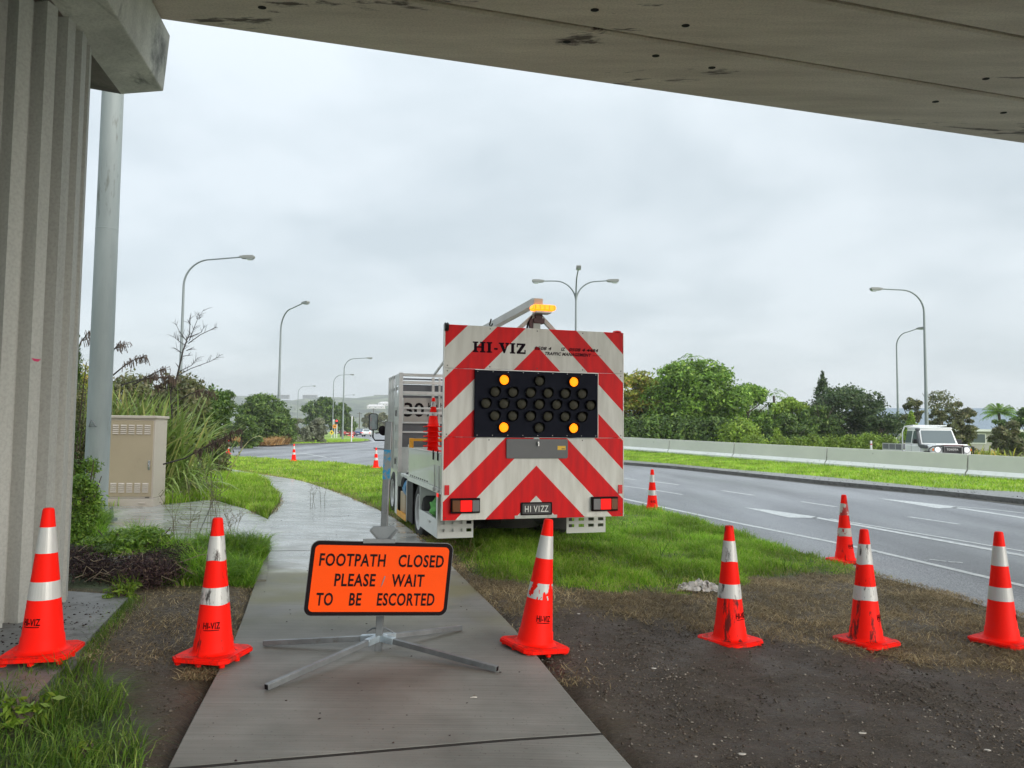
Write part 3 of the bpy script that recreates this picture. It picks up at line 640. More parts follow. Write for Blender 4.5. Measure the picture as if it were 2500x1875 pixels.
beige = mat('beige_paint', (.46, .37, .255), .5, col2=(.41, .33, .225), nscale=1.2, dirt=(.26, .22, .16), dscale=2.5, dthr=(.6, .75), bump=.05, bscale=300)
beige2 = mat('beige_paint_light', (.56, .49, .42), .4, col2=(.50, .43, .36), nscale=1.5, dirt=(.34, .29, .22), dscale=3, dthr=(.6, .75))
dkslot = mat('dark_gap', (.03, .027, .022), .8)
cp = np.array(GG(372, 1240)); cl0 = np.array(GG(258, 1238))
cab = empty('utility_cabinet', (float(cp[0]), float(cp[1]), float(cp[2])+.005), R(6), 'beige steel utility cabinet with louvred door standing on the concrete pad', 'cabinet')
CW, CD_, CHh = .80, .62, 1.66
b = MB(); b.box(-CW, 0, 0, CD_, .17, CHh-.05); b.build('body', beige2, cab, bevel=.006)
b = MB(); b.box(-CW-.0, -.03, -.012, .0, .20, CHh-.085); door = b.build('door', beige, cab, bevel=.005)
for zb in (.27, 1.32):
    for i in range(5):
        for k in range(5):
            l = MB(); x0 = -.735+i*.138; z0 = zb+k*.036
            l.add([(x0, -.012, z0), (x0+.105, -.012, z0), (x0+.105, -.012, z0+.03), (x0, -.012, z0+.03), (x0+.004, -.030, z0+.004), (x0+.101, -.030, z0+.004), (x0+.101, -.018, z0+.026), (x0+.004, -.018, z0+.026)], [(0,1,5,4),(1,2,6,5),(2,3,7,6),(3,0,4,7),(4,5,6,7)])
            l.build('louvre', beige2, door, smooth=0)
b = MB(); b.box(-.095, -.06, -.035, -.012, .68, .85); b.box(-.088, -.067, -.05, -.035, .70, .80); b.build('handle', mat('chrome', (.5, .5, .5), .2, .9), door, bevel=.004)
b = MB(); b.box(-CW-.02, .03, -.035, CD_+.02, CHh-.05, CHh); b.build('roof', beige2, cab, bevel=.008)
b = MB(); b.box(-CW-.01, .01, -.015, CD_+.01, 0, .165); pl = b.build('plinth', beige2, cab, bevel=.006)
b = MB(); b.box(-.24, -.12, -.03, -.015, .07, .095); b.build('vent', beige2, pl, bevel=.005)
b = MB(); b.box(-.13, -.06, -.016, -.012, .178, .19); b.build('maker_plate', dkslot, cab)

# ================================================================ FOOTPATH CLOSED sign
steel = mat('zinc_tube', (.25, .265, .27), .42, .5, col2=(.15, .16, .165), nscale=5, dirt=(.13, .12, .11), dscale=9, dthr=(.58, .7), rough2=.5)
orange = mat('sign_orange', (.98, .082, .002), .5, dirt=(.9, .07, .002), dscale=2, dthr=(.5, .9), spec=.15)
blackp = mat('sign_black', (.010, .006, .007), .6, spec=.1)
hub = D(926, 1562, 5.2); gz = float(gh(hub[0], hub[1]))
sg = empty('footpath_sign', (hub[0], hub[1], gz), 0, 'orange and black FOOTPATH CLOSED sign on four-legged steel stand in the middle of the path', 'sign')
iv = Vector((hub[0], hub[1], gz))
def L3(p): return Vector(p)-iv
pt = L3(D(950, 1030, 5.24)); pb = L3(D(924, 1590, 5.19)); b = MB(); b.tube([pb, pt], .0225, 4, True, None, True)
post = b.build('post', steel, sg, bevel=.003)
blu = mat('blue_spray', (.01, .22, .42), .5, dirt=(.20, .22, .22), dscale=16, dthr=(.46, .54))
dirp = (pt-pb).normalized()
for (f0, f1) in (((.745), (.875)), ((.22), (.275))):
    b = MB(); a = pb+(pt-pb)*f0; c = pb+(pt-pb)*f1; b.tube([a, c], .0236, 4, True, None, True); b.build('paint_mark', blu, post)
hz = L3(D(926, 1556, 5.2))
for (px, py) in ((650,1679),(1214,1634),(644,1571),(1126,1533.5)):
    q = G(px, py, .035); q = Vector((q[0], q[1], float(gh(q[0], q[1]))+.038))-iv; d = (q-hz).normalized()
    b = MB(); b.tube([hz+d*.07, q], .0165, 4, True, None, True); lg = b.build('leg', steel, sg, bevel=.002)
    b = MB(); b.tube([q-d*.001, q+d*.0015], .0125, 4, True, None, True); b.build('end_cap', blackp, lg)
    b = MB(); b.tube([hz-d*.0, hz+d*.125], .0215, 4, True, None, True); b.build('socket', mat('bright_zinc', (.5, .58, .62), .3, .6, col2=(.3, .35, .4), nscale=12), sg, bevel=.003)
b = MB(); b.tube([hz+Vector((-.09, .02, .03)), hz+Vector((-.05, .02, .055)), hz+Vector((.04, .02, .055)), hz+Vector((.09, .02, .03))], .007, 6); b.build('hub_wire', steel, sg)
# board
c0 = L3(D(929, 1413, 5.07)); th = R(15); BW, BH = .930, .475; rl = -R(2.9)
Mb = Matrix.Translation(c0) @ Matrix.Rotation(th, 4, 'Z') @ Matrix.Rotation(R(-2), 4, 'X') @ Matrix.Rotation(-rl, 4, 'Y')
# slight shear comes from the board sagging on its clamp
Sh = Matrix.Identity(4); Sh[0][2] = .045; Mb = Mb @ Sh
def rrect(w, h, r, n=6):
    P = []
    for cx_, cz_, a in ((w/2-r, h/2-r, 0), (-w/2+r, h/2-r, 90), (-w/2+r, -h/2+r, 180), (w/2-r, -h/2+r, 270)):
        for i in range(n+1): t = R(a+90*i/n); P.append((cx_+r*math.cos(t), cz_+r*math.sin(t)))
    return P
b = MB(); b.prism(rrect(BW, BH, .05), 0, .012, 'y', Mb); board = b.build('board', blackp, sg)
b = MB(); b.prism(rrect(BW-.05, BH-.05, .03), -.003, 0, 'y', Mb); b.build('orange_face', orange, board)
b = MB(); P_ = rrect(BW+.006, BH+.006, .053); b.prism(P_, .002, .016, 'y', Mb); b.build('rim', steel, board)
for s, z, w, xo in (('FOOTPATH   CLOSED', .120, .815, .003), ('PLEASE    WAIT', -.008, .585, -.002), ('TO    BE    ESCORTED', -.131, .77, -.012)):
    text('lettering', s, .080, blackp, board, Mb @ Matrix.Translation((xo, -.0042, z-.039)) @ FACE, .0008, .0024, 0, 1.1, w)
# scuff through PLEASE
b = MB(); b.prism([(-.005+.012, -.055), (.005+.012, -.035), (.022+.008, .015), (.016+.008, .02), (.002+.012, -.02)], -.0062, -.005, 'y', Mb); b.build('scratch', steel, board)
b = MB(); b.prism([(-.14, BH/2-.008), (.07, BH/2-.003), (.07, BH/2+.022), (-.14, BH/2+.018)], -.012, .02, 'y', Mb); b.build('top_clamp', steel, board)
# wedge bracket on the post above the board
kk = pb+(pt-pb)*((1590-1306)/560.); b = MB(); b.prism([(-.095, .025), (-.07, .05), (.07, .05), (.095, .025), (.022, -.055), (-.022, -.055)], -.03, .01, 'y', Matrix.Translation(kk) @ Matrix.Rotation(R(10), 4, 'Z')); wb = b.build('wedge_bracket', galv, sg, bevel=.003)
for s in (-1, 1):
    b = MB(); b.sqt((s*.092, -.035, .027), (s*.022, -.035, -.053), .014, Matrix.Translation(kk) @ Matrix.Rotation(R(10), 4, 'Z')); b.build('flange', steel, wb)

# ================================================================ CONES
def cone_mat(name, dirt, thr, sc=5):
    return mat(name, (.97, .010, .003), .55, dirt=dirt, dscale=sc, dthr=thr, rand=True, stretch=(1.6, 1.6, .35), spec=.12)
coneA = cone_mat('cone_plastic', (.55, .015, .012), (.60, .8)); coneB = cone_mat('cone_plastic_scuffed', (.14, .015, .012), (.545, .60), 6)
bumpy = None
coneBase = cone_mat('cone_base_plastic', (.20, .03, .022), (.50, .72), 7)
bandA = mat('reflective_band', (.60, .60, .58), .34, .15, col2=(.50, .50, .48), nscale=3, rand=True); bandB = mat('reflective_band_worn', (.58, .58, .56), .38, .15, dirt=(.07, .06, .055), dscale=9, dthr=(.53, .60), rand=True, stretch=(2, 2, .5))
bandC = mat('reflective_band_torn', (.50, .47, .43), .5, .0, dirt=(.42, .02, .018), dscale=7, dthr=(.50, .53), rand=True)
inkm = mat('stencil_ink', (.02, .006, .006), .8, spec=.05)
def rad(z): return .122+(.031-.122)*(z-.055)/.845
def cone(loc, rz, label, group, worn=0, tilt=(0, 0), scale=1.0, textang=None, torn=None, letter=True, detail=2, cat='traffic cone', name='traffic_cone'):
    t = empty(name, loc, 0, label, cat, group); t.rotation_euler = (tilt[0], tilt[1], 0); t.scale = (scale,)*3
    cm = coneB if worn else coneA; bm_ = [bandA, bandB, bandC][min(worn, 2)]
    Rz = Matrix.Rotation(rz, 4, 'Z'); seg = 32 if detail == 2 else 12
    b = MB(); w, c = .192, .045
    oc = [(w-c, -w), (w, -w+c), (w, w-c), (w-c, w), (-w+c, w), (-w, w-c), (-w, -w+c), (-w+c, -w)]
    b.prism(oc, .022, .046, 'z', Rz); b.prism([(x*.95, y*.95) for x, y in oc], .0465, .052, 'z', Rz); base = b.build('base', coneBase if detail == 2 else cm, t, bevel=.004 if detail == 2 else 0)
    if detail == 2:
        for (fx, fy) in ((-.15, -.15), (0, -.165), (.15, -.15), (.165, 0), (.15, .15), (0, .165), (-.15, .15), (-.165, 0)):
            f = MB(); f.lathe([(.018, 0), (.02, .022)], 8, Rz @ Matrix.Translation((fx, fy, 0))); f.build('foot', cm, base)
    b = MB(); b.lathe([(.150, .0525), (.136, .056), (.127, .066), (rad(.075)+.004, .075), (rad(.135)+.004, .135), (rad(.14), .14), (rad(.5), .5), (rad(.885), .885), (.028, .897), (.018, .9)], seg, caps=True); b.build('body', cm, t, smooth=40)
    for bi, (z0, z1) in enumerate(((.630, .785), (.357, .463))):
        b = MB(); sg_ = 110 if torn == bi else seg; rowsn = (16 if torn == bi else 6) if detail == 2 else 1; ragged = (worn > 0 and detail == 2)
        for i in range(sg_):
            for k in range(rowsn):
                a0, a1 = 2*math.pi*i/sg_, 2*math.pi*(i+1)/sg_; za, zb = z0+(z1-z0)*k/rowsn, z0+(z1-z0)*(k+1)/rowsn
                if torn == bi:
                    nv = mn.noise((math.cos(a0)*2.3+loc[0]*3, math.sin(a0)*2.3, za*13))+.45*mn.noise((math.cos(a0)*8, math.sin(a0)*8, za*42))
                    if nv > -.02: continue
                b.add([(rad(z)*math.cos(a)*1.0+math.cos(a)*.0016, rad(z)*math.sin(a)+math.sin(a)*.0016, z+(.004*math.sin(a*3+bi) if worn and z in (z0,) else 0)) for a, z in ((a0, za), (a1, za), (a1, zb), (a0, zb))], [(0, 1, 2, 3)])
        if b.f: b.build('reflective_band', bandC if (worn >= 2 and bi == 1) else bm_, t, smooth=60)
    if letter and detail == 2:
        ta = -math.pi/2 if textang is None else textang
        def bd_(zc, hh):
            def f(co):
                z = zc+co.y; r = rad(z)+.0022+co.z; a = ta+co.x/max(rad(zc), .01); return Vector((r*math.cos(a), r*math.sin(a), z))
            return f
        text('lettering', 'HI-VIZ', .040, inkm, t, None, .0006, .0009, 0, 1.06, .104, bend=bd_(.215, 0))
        uo = MB(); N_ = 14
        for i in range(N_):
            a0 = ta-.048/rad(.2)+.096/rad(.2)*i/N_; a1 = ta-.048/rad(.2)+.096/rad(.2)*(i+.9)/N_
            uo.add([((rad(z)+.0028)*math.cos(a), (rad(z)+.0028)*math.sin(a), z) for a, z in ((a0, .2035), (a1, .2035), (a1, .2085), (a0, .2085))], [(0, 1, 2, 3)])
        uo.build('underline', inkm, t)
    return t
def at_depth(px, py, Y): p = D(px, py, Y); return (float(p[0]), float(p[1]), float(p[2]))
LN = 'traffic cones standing in the foreground row'
def cpos(px, py, Y): p = at_depth(px, py, Y); return (p[0], p[1], p[2]-.012)
cone((-2.83, 4.68, .100), R(12), 'clean red cone half in the grass at the foot of the fluted column', LN, 0, textang=R(-90-6))
cone((-1.90, 4.96, .018), R(-10), 'scuffed red cone with dark scrapes at left edge of the footpath', LN, 1, textang=R(-90+12))
cone((.17, 5.34, -.012), R(33), 'leaning red cone with torn lower white band beside the orange sign', LN, 0, tilt=(R(-1.5), R(6.2)), textang=R(-90+22), torn=1)
cone((1.685, 5.9, -.115), R(33), 'scuffed red cone on the mud in front of the crumpled white cloth', LN, 1, textang=R(-90+38))
cone((2.79, 6.04, -.15), R(30), 'red cone on the dirt with notched lower band, second from the right edge', LN, 1, textang=R(-90+55))
cone((3.955, 6.2, -.18), R(33), 'bright clean red cone cut off by the right edge of the picture', LN, 0, textang=R(-90+68))
RG = 'traffic cones along the road edge'
cone((4.45, 10.2, -.215), R(20), 'dirty red cone with nearly bare brown bands at the corner where grass meets asphalt', RG, 2, textang=R(-60), torn=None)
cone((3.0, 16.2, -.20), R(8), 'red cone at the asphalt edge just right of the truck', RG, 0, textang=R(-90))
cone((-5.85, 32.9, -.2), 0, 'distant red cone on verge just left of the truck mirror', RG, 0, letter=False, detail=1)
cone((-11.15, 39.0, -.2), .4, 'distant red cone on the road edge in the middle of the curve', RG, 0, letter=False, detail=1)
cone((-18.1, 48.6, -.2), .2, 'distant red cone where the footpath meets the road, right of the flax', RG, 0, letter=False, detail=1)
q = G(537, 1092, ZR); cone((q[0], q[1], ZR), .2, 'distant red cone half hidden behind the drooping dead flax stem', RG, 0, letter=False, detail=1)
q = G(861, 1070, ZR); cone((q[0], q[1], ZR), .2, 'tiny far red cone beside the thin white post at the traffic lights', RG, 0, letter=False, detail=1, scale=1.3)

# ================================================================ STREET LAMPS
lampm = mat('lamp_steel', (.20, .23, .235), .5, .3); headm = mat('lamp_head_grey', (.22, .23, .22), .5); glassm = mat('lamp_glass', (.35, .38, .40), .15)
def arm_tube(mb, base, dirv, L, rise, r0, r1, rad_=1.6):
    pts = []; n = 12
    for i in range(n+1):
        a = R(90)*i/n; pts.append(base+dirv*(rad_*(1-math.cos(a)))+Vector((0, 0, rad_*math.sin(a))))
    end = base+dirv*L+Vector((0, 0, rad_+rise)); pts.append(end); rs = list(np.linspace(r0, r1, len(pts))); mb.tube(pts, rs, 8); return end, (end-pts[-2]).normalized()
def head(parent, end, d, s=1.0):
    yaw = math.atan2(d.y, d.x); M = Matrix.Translation(end) @ Matrix.Rotation(yaw, 4, 'Z') @ Matrix.Scale(s, 4)
    b = MB(); b.prism([(-.1, -.03), (0, -.09), (.25, -.11), (.72, -.10), (.78, .02), (.72, .10), (.2, .10), (-.1, .05)], -.15, .15, 'y', M); h = b.build('lamp_head', headm, parent, bevel=.02)
    b = MB(); b.prism([(.28, -.112), (.34, -.17), (.62, -.17), (.70, -.103)], -.12, .12, 'y', M); b.build('lamp_glass', glassm, h)
def lamp(px, py, Y, zt, arms, label, group, zb=-.22, r0=.13, rad_=1.6, hs=1.0):
    X = float(D(px, py, Y)[0]); t = empty('street_lamp', (X, Y, zb), 0, label, 'street lamp', group)
    H_ = zt-zb-rad_; b = MB(); b.tube([(0, 0, 0), (0, 0, H_*.45), (0, 0, H_*.46), (0, 0, H_)], [r0, r0*.82, r0*.74, r0*.5], 12); b.build('pole', lampm, t)
    b = MB(); b.lathe([(r0*1.9, 0), (r0*1.9, .05), (r0*1.2, .07), (r0*1.2, .25)], 12); b.build('base_collar', lampm, t)
    for (dx, dy, L, rise) in arms:
        d = Vector((dx, dy, 0)).normalized(); b = MB(); en, dd = arm_tube(b, Vector((0, 0, H_)), d, L, rise, r0*.5, r0*.32, rad_); b.build('arm', lampm, t); head(t, en, Vector((dd.x, dd.y, 0)), hs)
    return t
SG = 'street lamps along the road'
lamp(441, 900, 45, 11.55, [(1, -.05, 3.5, .15)], 'tall street lamp behind the bare sapling, its arm reaching right over the road', SG)
lamp(680, 1000, 84, 14.6, [(.72, -.69, 4.6, .35)], 'street lamp on the grass island in front of the dense dark tree', SG, r0=.19, rad_=2.2, hs=1.3)
lamp(838, 1000, 112, 11.9, [(1, -.02, 3.4, .1)], 'street lamp at the tip of the island, nearest the traffic lights', SG, r0=.15)
lamp(813, 1000, 148, 12.0, [(1, 0, 3.2, .1)], 'smaller street lamp standing just left of the island tip lamp', SG, r0=.14)
lamp(727, 1000, 190, 12.0, [(1, 0, 3.6, .15)], 'faint far street lamp rising above the pale silvery shrub', SG, r0=.13)
lamp(836, 1000, 250, 12.6, [(1, 0, 3.2, .1)], 'faintest farthest street lamp seen just right of the two lamps', SG, r0=.12)
lamp(1406, 760, 53, 12.05, [(-1, -.05, 2.35, -.02), (1, -.05, 2.25, .05), (-.05, -1, 4.4, -.05)], 'three-armed street lamp rising behind the truck on the median', SG, rad_=1.45)
lamp(2258, 850, 54, 11.85, [(-1, -.02, 3.1, .05)], 'tall street lamp behind the white utility truck, arm reaching left', SG, r0=.14)
lamp(2191, 950, 76, 11.6, [(.35, -1, 2.6, .2)], 'shorter looking street lamp left of the utility truck tray', SG, rad_=1.3)

# ================================================================ TRUCK
TA = R(16.6); TC = (.306, 9.27, -.08)
tr = empty('arrow_board_truck', TC, TA, 'white flatbed truck with red and white chevron rear panel and lit arrow board', 'truck')
def chevron_mat():
    m, nt = new_mat('chevron_print'); N = NT(nt); out = N.n('ShaderNodeOutputMaterial'); p = N.n('ShaderNodeBsdfPrincipled'); N.l(p.outputs[0], out.inputs[0]); p.inputs['Roughness'].default_value = .5; p.inputs['Specular IOR Level'].default_value = .22
    tcn = N.n('ShaderNodeTexCoord'); s = N.n('ShaderNodeSeparateXYZ'); N.l(tcn.outputs['Object'], s.inputs[0])
    def M(op, a, b=None, c=None):
        q = N.n('ShaderNodeMath', operation=op)
        for i, v in enumerate((a, b, c)):
            if v is None: continue
            if isinstance(v, (int, float)): q.inputs[i].default_value = v
            else: N.l(v, q.inputs[i])
        return q.outputs[0]
    c = M('ADD', M('ABSOLUTE', s.outputs[0]), s.outputs[2]); k = M('FLOOR', M('DIVIDE', M('SUBTRACT', c, .79), .3648)); par = M('FLOORED_MODULO', k, 2.0)
    isred = M('LESS_THAN', par, .5)
    ns = N.n('ShaderNodeTexNoise'); ns.inputs['Scale'].default_value = 3; ns.inputs['Detail'].default_value = 7; mp = N.n('ShaderNodeMapping'); mp.inputs['Scale'].default_value = (4, 1, .6); N.l(tcn.outputs['Object'], mp.inputs[0]); N.l(mp.outputs[0], ns.inputs['Vector'])
    rr = N.n('ShaderNodeValToRGB'); N.l(ns.outputs['Fac'], rr.inputs[0]); e_ = rr.color_ramp.elements; e_[0].position = .3; e_[0].color = (.62, .61, .57, 1); e_[1].position = .62; e_[1].color = (.78, .775, .74, 1)
    r2 = N.n('ShaderNodeValToRGB'); N.l(ns.outputs['Fac'], r2.inputs[0]); e_ = r2.color_ramp.elements; e_[0].position = .3; e_[0].color = (.60, .004, .010, 1); e_[1].position = .62; e_[1].color = (.80, .004, .007, 1)
    mx = N.n('ShaderNodeMix', data_type='RGBA'); N.l(isred, mx.inputs['Factor']); N.l(rr.outputs[0], mx.inputs['A']); N.l(r2.outputs[0], mx.inputs['B']); N.l(mx.outputs['Result'], p.inputs['Base Color']); return m
chev = chevron_mat()
tw = mat('truck_white', (.66, .68, .65), .3, col2=(.58, .60, .57), nscale=1.5, dirt=(.42, .42, .38), dscale=5, dthr=(.6, .75), coat=.3)
twd = mat('truck_white_dusty', (.55, .565, .54), .5, col2=(.46, .47, .45), nscale=2, dirt=(.30, .29, .26), dscale=4, dthr=(.56, .72))
alu = mat('brushed_aluminium', (.60, .60, .58), .42, .35, col2=(.50, .50, .48), nscale=4)
rub = mat('rubber', (.022, .022, .022), .75, col2=(.04, .038, .035), nscale=8); dgrey = mat('panel_dark_grey', (.14, .145, .16), .5, col2=(.11, .115, .125), nscale=2)
navy = mat('arrow_board_black', (.007, .009, .018), .6, col2=(.011, .013, .024), nscale=6, spec=.08); hood = mat('lamp_hood', (.004, .004, .005), .7, spec=.06)
lens = mat('unlit_lens', (.085, .08, .055), .5, col2=(.035, .035, .025), nscale=120, spec=.15); litl = mat('lit_amber_lens', (.8, .20, .005), .5, emit=(1, .20, .004), estr=1.1, spec=.2, dirt=(.4, .08, .0), dscale=60, dthr=(.5, .6))
redlit = mat('tail_red', (.7, .008, .008), .4, emit=(1, .012, .008), estr=.35, spec=.15); ambl = mat('tail_amber', (.16, .055, .015), .25); clr = mat('tail_clear', (.20, .20, .21), .2)
yel = mat('yellow_paint', (.72, .33, .02), .45, dirt=(.35, .17, .03), dscale=8, dthr=(.55, .7)); bolt = mat('rivet_dark', (.05, .045, .04), .5)
def PB(name, m, parent, fn, **k):
    b = MB(); fn(b); return b.build(name, m, parent, **k)
for (z0, z1) in ((2.312, 2.832), (1.497, 2.308), (.518, 1.493)):
    pn = PB('chevron_panel', chev, tr, lambda b: b.box(-1.15, 1.15, 0, .035, z0, z1), bevel=.003)
    zs = [z0+.03, z1-.03]
    for z in zs:
        for x in (-1.12, -.6, .0, .6, 1.12): 
            if z0 > 1.4 and z0 < 2 and abs(x) < .8: continue
            rv = MB(); rv.lathe([(.008, 0), (.004, .004)], 6, Matrix.Translation((x, 0, z)) @ Matrix.Rotation(R(90), 4, 'X')); rv.build('rivet', bolt, pn)
PB('panel_edge', alu, tr, lambda b: (b.box(-1.165, -1.152, -.004, .05, .518, 2.835), b.box(1.152, 1.16, -.002, .05, .518, 2.833)))
PB('panel_frame', twd, tr, lambda b: (b.box(-1.1, -1.04, .036, .09, .55, 2.8), b.box(1.04, 1.1, .036, .09, .55, 2.8), b.box(-.5, -.44, .036, .09, .9, 2.8), b.box(.44, .5, .036, .09, .9, 2.8)))
bar_ = PB('arrow_board', navy, tr, lambda b: b.box(-.79, .79, -.045, -.002, 1.497, 2.303), bevel=.004)
PB('board_rim', alu, bar_, lambda b: (b.box(-.792, .792, -.052, -.046, 2.296, 2.304),b.box(.785,.792,-.05,-.045,1.5,2.295)))
rows = [(2.185, [0, ], 0), (2.04, [-2.5, -1.5, -.5, .5, 1.5, 2.5], 0), (1.90, [-3, -2, -1, 0, 1, 2, 3], 0), (1.755, [-2.5, -1.5, -.5, .5, 1.5, 2.5], 0), (1.615, [0], 0), (2.185, [-2, 2], 1), (1.615, [-2, 2], 1)]
for z, cs, lit in rows:
    for c in cs:
        M = Matrix.Translation((.013+c*.2235, -.046, z)) @ Matrix.Rotation(R(90), 4, 'X')
        b = MB(); b.lathe([(.066, 0), (.066, .035)], 20, M, caps=False); b.lathe([(.062, .035), (.062, .002)], 20, M, caps=False); b.lathe([(.066, .035), (.062, .035)], 20, M, caps=False)
        # peaked hood above each lamp
        for i in range(10):
            a0, a1 = R(18*i), R(18*(i+1)); d0, d1 = .035+.05*math.sin(a0), .035+.05*math.sin(a1)
            b.add([(.066*math.cos(a0), .066*math.sin(a0), .034), (.066*math.cos(a1), .066*math.sin(a1), .034), (.066*math.cos(a1), .066*math.sin(a1), d1), (.066*math.cos(a0), .066*math.sin(a0), d0)], [(0, 1, 2, 3)], M)
        b.k = 1; b.lathe([(.058, .004), (.056, .014), (.04, .022), (.0, .025)], 20, M, caps=False)
        b.build('signal_lamp', [hood, litl if lit else lens], bar_, smooth=50)
scr = MB()
for x in np.linspace(-.76, .76, 9):
    for z in (1.52, 2.28): scr.lathe([(.006, 0), (.004, .003)], 6, Matrix.Translation((x, -.046, z)) @ Matrix.Rotation(R(90), 4, 'X'))
scr.build('screw', alu, bar_)
hp = PB('hatch', mat('hatch_grey', (.135, .14, .15), .5, col2=(.11, .118, .125), nscale=2), tr, lambda b: b.prism([(x+.008, z+1.36) for x, z in rrect(.785, .235, .02, 3)], -.022, -.002, 'y'))
PB('latch', mat('chrome', (.5, .5, .5), .2, .9), hp, lambda b: (b.box(.0, .022, -.05, -.022, 1.39, 1.45), b.box(-.006, .03, -.035, -.022, 1.425, 1.435)), bevel=.003)
PB('sticker', mat('sticker_yellow', (.80, .50, .03), .5), hp, lambda b: b.box(.265, .37, -.0235, -.0222, 1.345, 1.395)); 
PB('smudged_print', bolt, hp, lambda b: b.box(.318, .360, -.0243, -.0236, 1.354, 1.364))
# lettering on the top panel
ink = mat('sign_ink', (.012, .004, .010), .7, spec=.05); inkr = mat('sign_ink_faded', (.03, .008, .012), .7, spec=.05)
def slab_text():
    b = MB(); h = .128; x = [-.815]
    def q(*p): b.prism([(x[0]+a, 2.512+c) for a, c in p], -.0022, -.0004, 'y')
    def bx(a0, a1, c0, c1): q((a0, c0), (a1, c0), (a1, c1), (a0, c1))
    def stem(a, w=.036): bx(a, a+w, .017, h-.017); bx(a-.016, a+w+.016, 0, .0165); bx(a-.016, a+w+.016, h-.0165, h)
    stem(.016); stem(.105); bx(.0525, .1045, h/2-.009, h/2+.009); x[0] += .172
    stem(.016); x[0] += .083; bx(.01, .055, h/2-.026, h/2-.004); x[0] += .068
    q((.014, h-.017), (.056, h-.017), (.079, .048), (.100, h-.017), (.118, h-.017), (.078, 0), (.062, 0)); bx(0, .068, h-.0165, h); bx(.086, .132, h-.0165, h); x[0] += .142
    stem(.016); x[0] += .082
    bx(.004, .115, h-.022, h); bx(.004, .118, 0, .022); q((.006, .0222), (.052, .0222), (.113, h-.0222), (.066, h-.0222)); bx(.003, .018, h-.048, h-.0222); bx(.103, .118, .0222, .05)
    return b
slab_text().build('lettering', ink, tr, smooth=0)
def lt(s, h, x0, x1, z, m, sh=.25): 
    text('lettering', s, h, m, tr, Matrix.Translation(((x0+x1)/2, -.0012, z)) @ FACE, .0006, .0018, sh, 1.05, x1-x0)
lt('0508 4', .040, -.035, .185, 2.572, ink); lt('IZ', .040, .31, .37, 2.572, ink); lt('0508 4 4484', .040, .415, .81, 2.572, inkr)
lt('TRAFFIC MANAGEMENT', .038, .10, .715, 2.512, ink); PB('lettering', inkr, tr, lambda b: b.box(.735, .85, -.0014, -.0004, 2.525, 2.529))
for x0, x1, zc in ((-1.062, -.712, .692), (.715, 1.062, .682)):
    hs_ = PB('tail_light', blackp, tr, lambda b: b.box(x0, x1, -.05, -.002, zc-.09, zc+.085), bevel=.006); s = -1 if x0 < 0 else 1; w = (x1-x0-.05)/3
    ms = [ambl, redlit, clr] if s < 0 else [clr, redlit, ambl]
    for i, m in enumerate(ms):
        xa = x0+.02+i*(w+.005); ww = .09 if i != 1 else w*1.35
        xa = [x0+.015, x0+.112, x0+.255][i]; xb = [x0+.107, x0+.250, x0+.338][i]
        PB('lens', m, hs_, lambda b: b.box(xa, xb, -.062, -.0505, zc-.07, zc+.062), bevel=.004)
pf = PB('number_plate', blackp, tr, lambda b: b.prism([(x+.003, z+.636) for x, z in rrect(.40, .155, .012, 3)], -.014, -.002, 'y'))
PB('plate_face', mat('plate_grey', (.045, .045, .05), .35), pf, lambda b: b.prism([(x+.003, z+.636) for x, z in rrect(.36, .122, .01, 3)], -.018, -.0145, 'y'))
wh = mat('white_print', (.72, .72, .70), .5); text('lettering', 'H1 V1ZZ', .078, wh, pf, Matrix.Translation((.003, -.0185, .597)) @ FACE, .0005, .001, 0, 1, .30)
PB('plate_bracket', twd, tr, lambda b: (b.box(-.27, .27, -.006, -.001, .523, .557)))
refl = mat('red_reflector', (.72, .015, .02), .25)
PB('reflector', refl, tr, lambda b: b.box(-1.134, -1.078, -.012, -.002, .815, .93)); PB('reflector', refl, tr, lambda b: b.box(1.083, 1.138, -.012, -.002, .80, .91))
# slotted underrun guards
def guard(x0, x1, z0, z1, y, name='underrun_guard'):
    b = MB(); n = 4; w = (x1-x0)/n; zs = [z0, z0+.075, z0+.115, z1-.115, z1-.075, z1]
    for k in range(5):
        if k in (1, 3):
            xs = x0
            for i in range(n): a = x0+i*w+w*.22; c = x0+(i+1)*w-w*.22; b.box(xs, a, y, y+.006, zs[k], zs[k+1]); xs = c
            b.box(xs, x1, y, y+.006, zs[k], zs[k+1])
        else: b.box(x0, x1, y, y+.006, zs[k], zs[k+1])
    return b.build(name, tw, tr, smooth=0)
guard(-1.118, -.665, .245, .53, .47); guard(.575, 1.12, .26, .53, .47)
PB('guard_side', tw, tr, lambda b: (b.box(1.114, 1.12, .478, 1.2, .26, .62)), smooth=0)
# deck and side boards
PB('deck', twd, tr, lambda b: (b.box(-1.115, 1.115, .1, 3.66, .815, .868)), bevel=.006)
PB('side_rail', tw, tr, lambda b: b.box(-1.128, -1.116, .10, 2.86, .80, .868), bevel=.003); PB('side_rail', tw, tr, lambda b: b.box(1.116, 1.128, .10, 2.86, .80, .868), bevel=.003)
for x in (-1, 1):
    for (y0, y1) in ((.105, .40), (.405, 2.79)):
        sb = PB('side_board', tw, tr, lambda b: b.box(min(x*1.095, x*1.122), max(x*1.095, x*1.122), y0, y1, .872, 1.285), bevel=.006)
        if y0 > .4: 
            PB('board_cap', alu, sb, lambda b: b.box(min(x*1.09, x*1.127), max(x*1.09, x*1.127), y0, y1, 1.286, 1.30), bevel=.003)
            for i in range(9): yy = y0+.75+i*.17; PB('slot', dkslot, sb, lambda b: b.box(min(x*1.1225, x*1.1235), max(x*1.1225, x*1.1235), yy, yy+.085, .885, .905))
